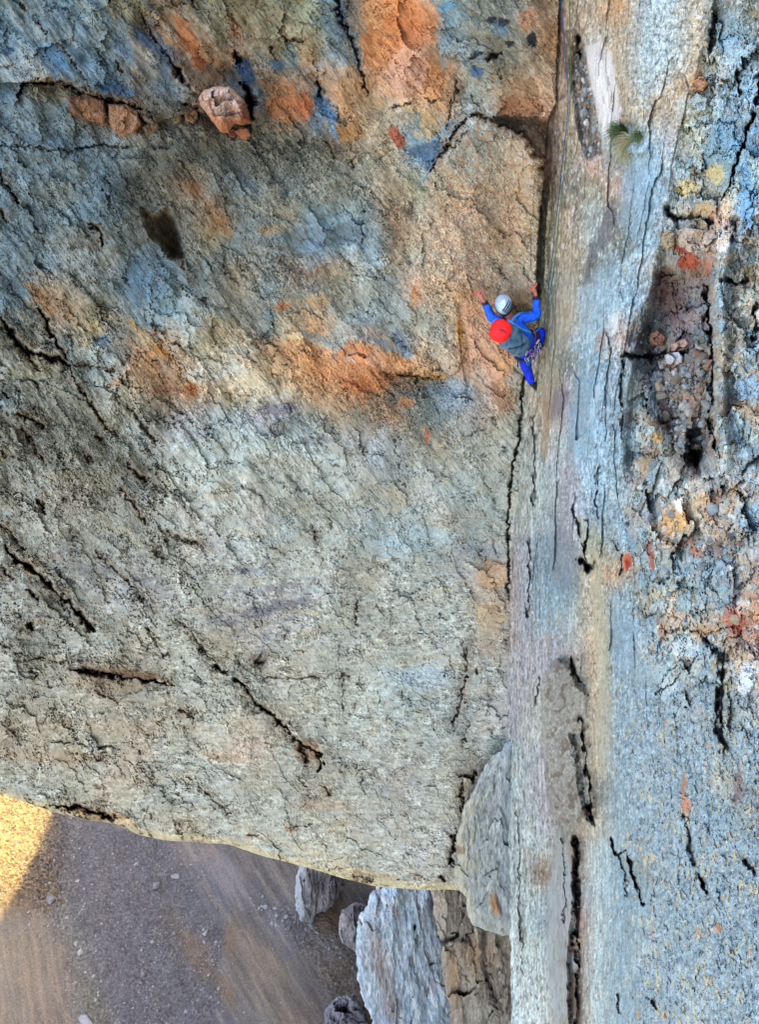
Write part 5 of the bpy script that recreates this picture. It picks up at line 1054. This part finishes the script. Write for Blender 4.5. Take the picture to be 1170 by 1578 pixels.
def build_climber():
    J = dict(pelv=cp(816, 532, 8.83), waist=cp(809, 518, 8.80), chest=cp(797, 503, 8.80), neck=cp(786, 491, 8.82), head=cp(777, 474, 8.86),
             shL=cp(770, 496, 8.84), elL=cp(757, 490, 8.96), wrL=cp(747, 466, 9.05), hL=cp(740, 456, 9.10),
             shR=cp(798, 492, 8.84), elR=cp(829, 487, 8.86), wrR=cp(826, 457, 8.98), hR=cp(824, 445, 8.99),
             hipL=cp(806, 540, 8.84), knL=cp(811, 567, 8.93), anL=cp(820, 591, 8.92), toL=cp(829, 599, 8.98),
             hipR=cp(823, 534, 8.90), knR=cp(834, 508, 9.0), anR=cp(834, 541, 9.12), toR=cp(838, 549, 9.2))
    root = bpy.data.objects.new('person', None); COL.objects.link(root); root.location = J['anL']; root.empty_display_size = .1
    tag(root, 'climber in bright blue with a silver helmet, arms raised, feet jammed in the rock corner', 'person')
    up = (J['neck']-J['pelv']).normalized()
    # body: one continuous skin, hands with five separate fingers grown from the palm
    def hand(w, h, side, spread):
        """five chains rooted in the palm; w wrist, h palm centre"""
        f = (h-w).normalized(); R = ray(800, 480); back = Vector((R/np.linalg.norm(R)).tolist()); s = f.cross(back).normalized()*side; ch = [[(w, .027), (h, (.040, .024)), (h+f*.03, (.038, .020))]]
        for k, (off, L, a) in enumerate([(-.030, .062, -.32), (-.010, .076, -.10), (.010, .072, .10), (.030, .056, .34)]):
            b = h+f*.034+s*off; d = (f+s*a*spread).normalized(); r = .0098
            ch.append([(h+f*.03, (.038, .020)), (b+d*.012, r*1.15), (b+d*L*.5-back*.012, r), (b+d*L*.95+back*.004, r*.85)])
        d = (f*.55-s*.85).normalized(); b = h-s*.03
        ch.append([(h, (.040, .024)), (b+d*.01, .0125), (b+d*.045-back*.006, .011), (b+d*.072, .0095)])
        return ch
    chains = [[(J['pelv'], .10), (J['waist'], .09), (J['chest'], .12), (J['neck'], .06), (J['head'], .088), (J['head']+Vector((0, .02, .07)), .085)],
              [(J['chest'], .12), (J['shL'], .055), (J['elL'], .045), (J['wrL'], .027)]]
    chains += hand(J['wrL'], J['hL'], 1, 1.3)
    chains += [[(J['chest'], .12), (J['shR'], .055), (J['elR'], .045), (J['wrR'], .027)]]+hand(J['wrR'], J['hR'], -1, .9)
    chains += [[(J['pelv'], .10), (J['hipL'], .085), (J['knL'], .056), (J['anL'], .038), (J['toL'], .035)],
               [(J['pelv'], .10), (J['hipR'], .085), (J['knR'], .056), (J['anR'], .038), (J['toR'], .035)]]
    skin('body', chains, M_SKIN, root)
    # face, turned to the rock
    hd = J['head']; fwd = Vector((-.05, .93, .35)).normalized(); sd_ = fwd.cross(Vector((0, 0, 1))).normalized(); hu = sd_.cross(fwd)
    co, fs = tri(hd+fwd*.095-hu*.01, (sd_, hu, fwd), (.014, .026, .02), (10, 8)); mesh_obj('nose', co, fs, M_SKIN, root)
    for sg in (-1, 1):
        co, fs = tri(hd+sd_*.088*sg-hu*.005, (fwd, hu, sd_), (.018, .032, .01), (10, 8)); mesh_obj('ear', co, fs, M_SKIN, root)
        co, fs = tri(hd+sd_*.032*sg+fwd*.086+hu*.02, (sd_, hu, fwd), (.014, .008, .006), (10, 8)); mesh_obj('eye', co, fs, M_DARK, root)
    co, fs = tri(hd+fwd*.088-hu*.05, (sd_, hu, fwd), (.026, .006, .006), (10, 8)); mesh_obj('mouth', co, fs, M_MAR, root)
    co, fs = tri(hd-fwd*.03-hu*.02, (sd_, hu, fwd), (.092, .10, .085), (16, 12)); mesh_obj('hair', co, fs, M_DARK, root)
    # clothing
    mid = lambda a, b, t: a+(b-a)*t
    fold = random.Random(4)
    def limb(a, b, r0, r1, n=4, wob=.010):
        return [(mid(a, b, i/n)+Vector((fold.uniform(-1, 1), fold.uniform(-1, 1), fold.uniform(-1, 1)))*wob*(0 < i < n), r0+(r1-r0)*i/n+(wob*.8 if i % 2 else -wob*.5)*(0 < i < n)) for i in range(n+1)]
    jk = [[(J['pelv'], .15), (J['waist'], .168), (J['chest'], .182), (mid(J['chest'], J['neck'], .7), .10)],
          [(J['chest'], .178)]+limb(J['shL'], J['elL'], .086, .068, 3)+limb(J['elL'], mid(J['elL'], J['wrL'], .93), .068, .049, 4)[1:],
          [(J['chest'], .178)]+limb(J['shR'], J['elR'], .088, .070, 4)+limb(J['elR'], mid(J['elR'], J['wrR'], .93), .070, .050, 4)[1:]]
    skin('jacket', jk, M_JACK, root)
    tr = [[(J['waist'], .155), (J['pelv'], .166)], [(J['pelv'], .160)]+limb(J['hipL'], J['knL'], .108, .082, 4)+limb(J['knL'], J['anL'], .080, .062, 4)[1:],
          [(J['pelv'], .160)]+limb(J['hipR'], J['knR'], .112, .085, 4)+limb(J['knR'], J['anR'], .082, .060, 4)[1:]]
    skin('trousers', tr, M_PANT, root, root=1)
    for w, e in (('wrL', 'elL'), ('wrR', 'elR')):
        a = mid(J[e], J[w], .86); b = mid(J[e], J[w], 1.02); tube('cuff', [a, mid(a, b, .5), b], .047, M_CUFF, root, 3, seg=14)
    for a, t in (('anL', 'toL'), ('anR', 'toR')):
        d = (J[t]-J[a]).normalized(); skin('shoe', [[(J[a]-d*.05, .048), (J[a]+d*.03, .052), (J[t], .044), (J[t]+d*.05, .028)]], M_SHOE, root)
    # helmet: shell with ridges and vents
    hc = hd+Vector((-.005, -.005, .055)); ax_z = Vector((-.18, -.36, .92)).normalized(); ax_x = ax_z.cross(Vector((0, 1, 0))).normalized(); ax_y = ax_z.cross(ax_x)
    def sh(q):
        z = max(q.z, -.28); return Vector((q.x, q.y, z))
    co, fs = tri(hc, (ax_x, ax_y, ax_z), (.122, .148, .125), (40, 26), sh); hm = mesh_obj('helmet', co, fs, M_HELM, root)
    co, fs = tri(hc-ax_z*.034, (ax_x, ax_y, ax_z), (.129, .155, .012), (36, 8)); mesh_obj('brim', co, fs, M_DARK, hm).matrix_parent_inverse = Matrix.Identity(4)
    hm_inv = Matrix.Identity(4)          # the helmet's own matrix is already the identity
    dv = ray(777, 474); dv = -Vector(dv.tolist()).normalized(); rx_ = Vector(camR.tolist()); ux_ = Vector(camU.tolist()); ca_, sa_ = math.cos(-.5), math.sin(-.5)
    rx_, ux_ = rx_*ca_+ux_*sa_, ux_*ca_-rx_*sa_
    for k in range(5):
        pts = []; th = math.radians(16+k*14)
        for i in range(9):
            ph = math.radians(-52+i*11+k*3); q = dv*math.cos(th)*math.cos(ph)+rx_*math.sin(th)*math.cos(ph)+ux_*math.sin(ph)
            t_ = 1/math.sqrt((q.dot(ax_x)/.1245)**2+(q.dot(ax_y)/.1505)**2+(q.dot(ax_z)/.1275)**2); pts.append(hc+q*t_)
        v_ = tube('vent', pts, .0085, M_DARK, hm, 0, seg=6, taper=[.3, .8, 1, 1.1, 1.2, 1.1, 1, .8, .3]); v_.matrix_parent_inverse = hm_inv
    tube('chin_strap', [hc+ax_x*.12-ax_z*.03, hd+sd_*.085+fwd*.03-hu*.06, hd+fwd*.05-hu*.11, hd-sd_*.085+fwd*.03-hu*.06, hc-ax_x*.12-ax_z*.03], .007, M_DARK, hm, 4).matrix_parent_inverse = hm_inv
    # harness
    def ring(c, axis, r, n=20, sq=1.0):
        a = axis.normalized(); x = a.orthogonal().normalized(); y = a.cross(x); return [c+x*math.cos(2*math.pi*i/n)*r+y*math.sin(2*math.pi*i/n)*r*sq for i in range(n)]
    hb = ring(mid(J['waist'], J['pelv'], .55), J['waist']-J['pelv'], .178)
    h_ = tube('harness', hb, .022, M_DARK, root, 0, closed=True, seg=8); inv = Matrix.Identity(4)
    for a, b in (('hipL', 'knL'), ('hipR', 'knR')):
        tube('leg_loop', ring(mid(J[a], J[b], .22), J[b]-J[a], .118), .019, M_DARK, h_, 0, closed=True, seg=8).matrix_parent_inverse = inv
    tube('belay_loop', [cp(822, 508, 8.66), cp(826, 516, 8.6), cp(824, 526, 8.64)], .012, M_MAR, h_, 4).matrix_parent_inverse = inv
    # sling across the back
    tube('chest_sling', [cp(783, 494, 8.66), cp(793, 500, 8.60), cp(806, 508, 8.62), cp(818, 512, 8.68)], .018, M_STRAP, root, 6)
    return root, J
climber, J = build_climber()

# ---- backpack carried by the climber
def build_pack():
    rt = bpy.data.objects.new('backpack', None); COL.objects.link(rt); rt.location = cp(800, 535, 8.55); rt.empty_display_size = .1
    tag(rt, 'small slate blue backpack with a bright red lid on the back of the climber', 'backpack')
    inv = Matrix.Translation(-rt.location)
    top = cp(777, 512, 8.52); bot = cp(804, 536, 8.62); ax = (bot-top).normalized(); out = Vector((0, -.80, .60)); out = (out-ax*out.dot(ax)).normalized(); sd_ = ax.cross(out)
    c = (top+bot)/2; L = (bot-top).length/2+.10
    def shp(q):
        f = lambda x: math.copysign(abs(x)**.72, x); w = 1+.10*math.sin(q.z*9+q.x*3)*.35; return Vector((f(q.x)*w, f(q.y)*w, f(q.z)))
    co, fs = tri(c, (sd_, out, ax), (.165, .125, L), (36, 28), shp); body_ = mesh_obj('pack_bag', co, fs, M_PACK, rt)
    lc = cp(771, 510, 8.40); lout = Vector((-.15, -.60, .78)).normalized(); lx = lout.cross(ax).normalized(); ly = lout.cross(lx)
    def shl(q):
        f = lambda x: math.copysign(abs(x)**.85, x); n = .95-.10*math.exp(-((math.atan2(q.y, q.x)-1.9)/.35)**2)*abs(math.hypot(q.x, q.y)); return Vector((f(q.x)*n, f(q.y)*n, f(q.z)))
    co, fs = tri(lc, (lx, ly, lout), (.165, .155, .075), (40, 20), shl); mesh_obj('pack_lid', co, fs, M_RED, rt)
    tube('lid_strap', [lc+lout*.076+ly*-.09, lc+lout*.082+ly*-.03, lc+lout*.082+ly*.02], .008, M_MAR, rt, 4, taper=None)
    tube('buckle', [lc+lout*.084+ly*-.04, lc+lout*.086+ly*-.025], .013, M_MAR, rt, 2)
    for k in (-1, 1):
        tube('compression_strap', [c+out*.10+sd_*.155*k-ax*.10, c+out*.134+sd_*.08*k-ax*.02, c+out*.137+sd_*.0*k+ax*.07, c+out*.11-sd_*.08*k+ax*.13], .006, M_DARK, rt, 5)
    tube('shoulder_strap', [top+sd_*.10-out*.02, J['neck']+Vector((.10, -.02, .05)), J['chest']+Vector((.15, .13, 0)), bot-out*.1+sd_*.1], .022, M_STRAP, rt, 6)
    tube('shoulder_strap', [top-sd_*.10-out*.02, J['neck']+Vector((-.10, -.02, .03)), J['chest']+Vector((-.15, .13, 0)), bot-out*.1-sd_*.1], .022, M_DARK, rt, 6)
    tube('hanging_strap', [cp(798, 543, 8.62), cp(798.5, 553, 8.62), cp(798, 566, 8.66)], .009, M_DARK, rt, 3)
    tube('hanging_strap', [cp(783, 538, 8.5), cp(784, 545, 8.52), cp(784, 551, 8.55)], .010, M_MAR, rt, 3)
    tube('hanging_strap', [cp(784, 547, 8.52), cp(788, 547, 8.5), cp(792, 543, 8.5)], .006, M_MAR, rt, 3)
build_pack()

# ---- gear racked on the harness: every piece hangs on its own
def carabiner(c, ang, s, mat, parent, inv):
    a = Vector((math.cos(ang), 0, math.sin(ang))); b = Vector((-math.sin(ang)*.6, -.5, math.cos(ang)*.6)).normalized()
    pts = [c+a*math.cos(t)*s*(1+.15*math.sin(t))+b*math.sin(t)*s*.58 for t in [2*math.pi*i/18 for i in range(18)]]
    o = tube('carabiner', pts, s*.13, mat, parent, 0, closed=True, seg=6)
    if inv: o.matrix_parent_inverse = inv
    return o
gp = [(812, 545, 8.50, 0), (817, 541, 8.46, 1), (821, 548, 8.50, 0), (826, 540, 8.48, 1), (829, 527, 8.50, 0), (832, 533, 8.52, 0), (815, 551, 8.54, 2), (824, 551, 8.52, 1)]
gl = ['metal carabiner pair on the harness nearest to the backpack', 'purple piece of gear in the middle of the harness rack', 'metal carabiner pair right of the purple gear',
      'purple gear hanging toward the side wall', 'bright carabiner pair on the dark thigh of the climber', 'metal carabiner pair below the bright one on the thigh', 'teal sling with a carabiner at the top of the straight leg', 'lowest purple gear on the harness, by the straight leg']
rg_ = random.Random(9)
for (u, v, y, kd), lb in zip(gp, gl):
    rt = bpy.data.objects.new('quickdraw', None); COL.objects.link(rt); p = cp(u, v, y); rt.location = p; rt.empty_display_size = .03; tag(rt, lb, 'climbing gear', 'gear racked on the harness')
    inv = Matrix.Translation(-p); m = (M_METAL, M_PURP, M_TEAL)[kd]
    an = rg_.uniform(.8, 2.2); carabiner(p, an, .042, M_METAL if kd != 1 else M_PURP, rt, inv); q = p+Vector((rg_.uniform(-.02, .03), rg_.uniform(-.01, .01), -.10)); carabiner(q, rg_.uniform(.6, 2.4), .040, m if kd else M_METAL, rt, inv)
    tube('sling', [p+Vector((0, 0, -.03)), (p+q)/2+Vector((.01, -.01, 0)), q+Vector((0, 0, .03))], .009, (M_DARK, M_PURP, M_TEAL)[kd], rt, 3)
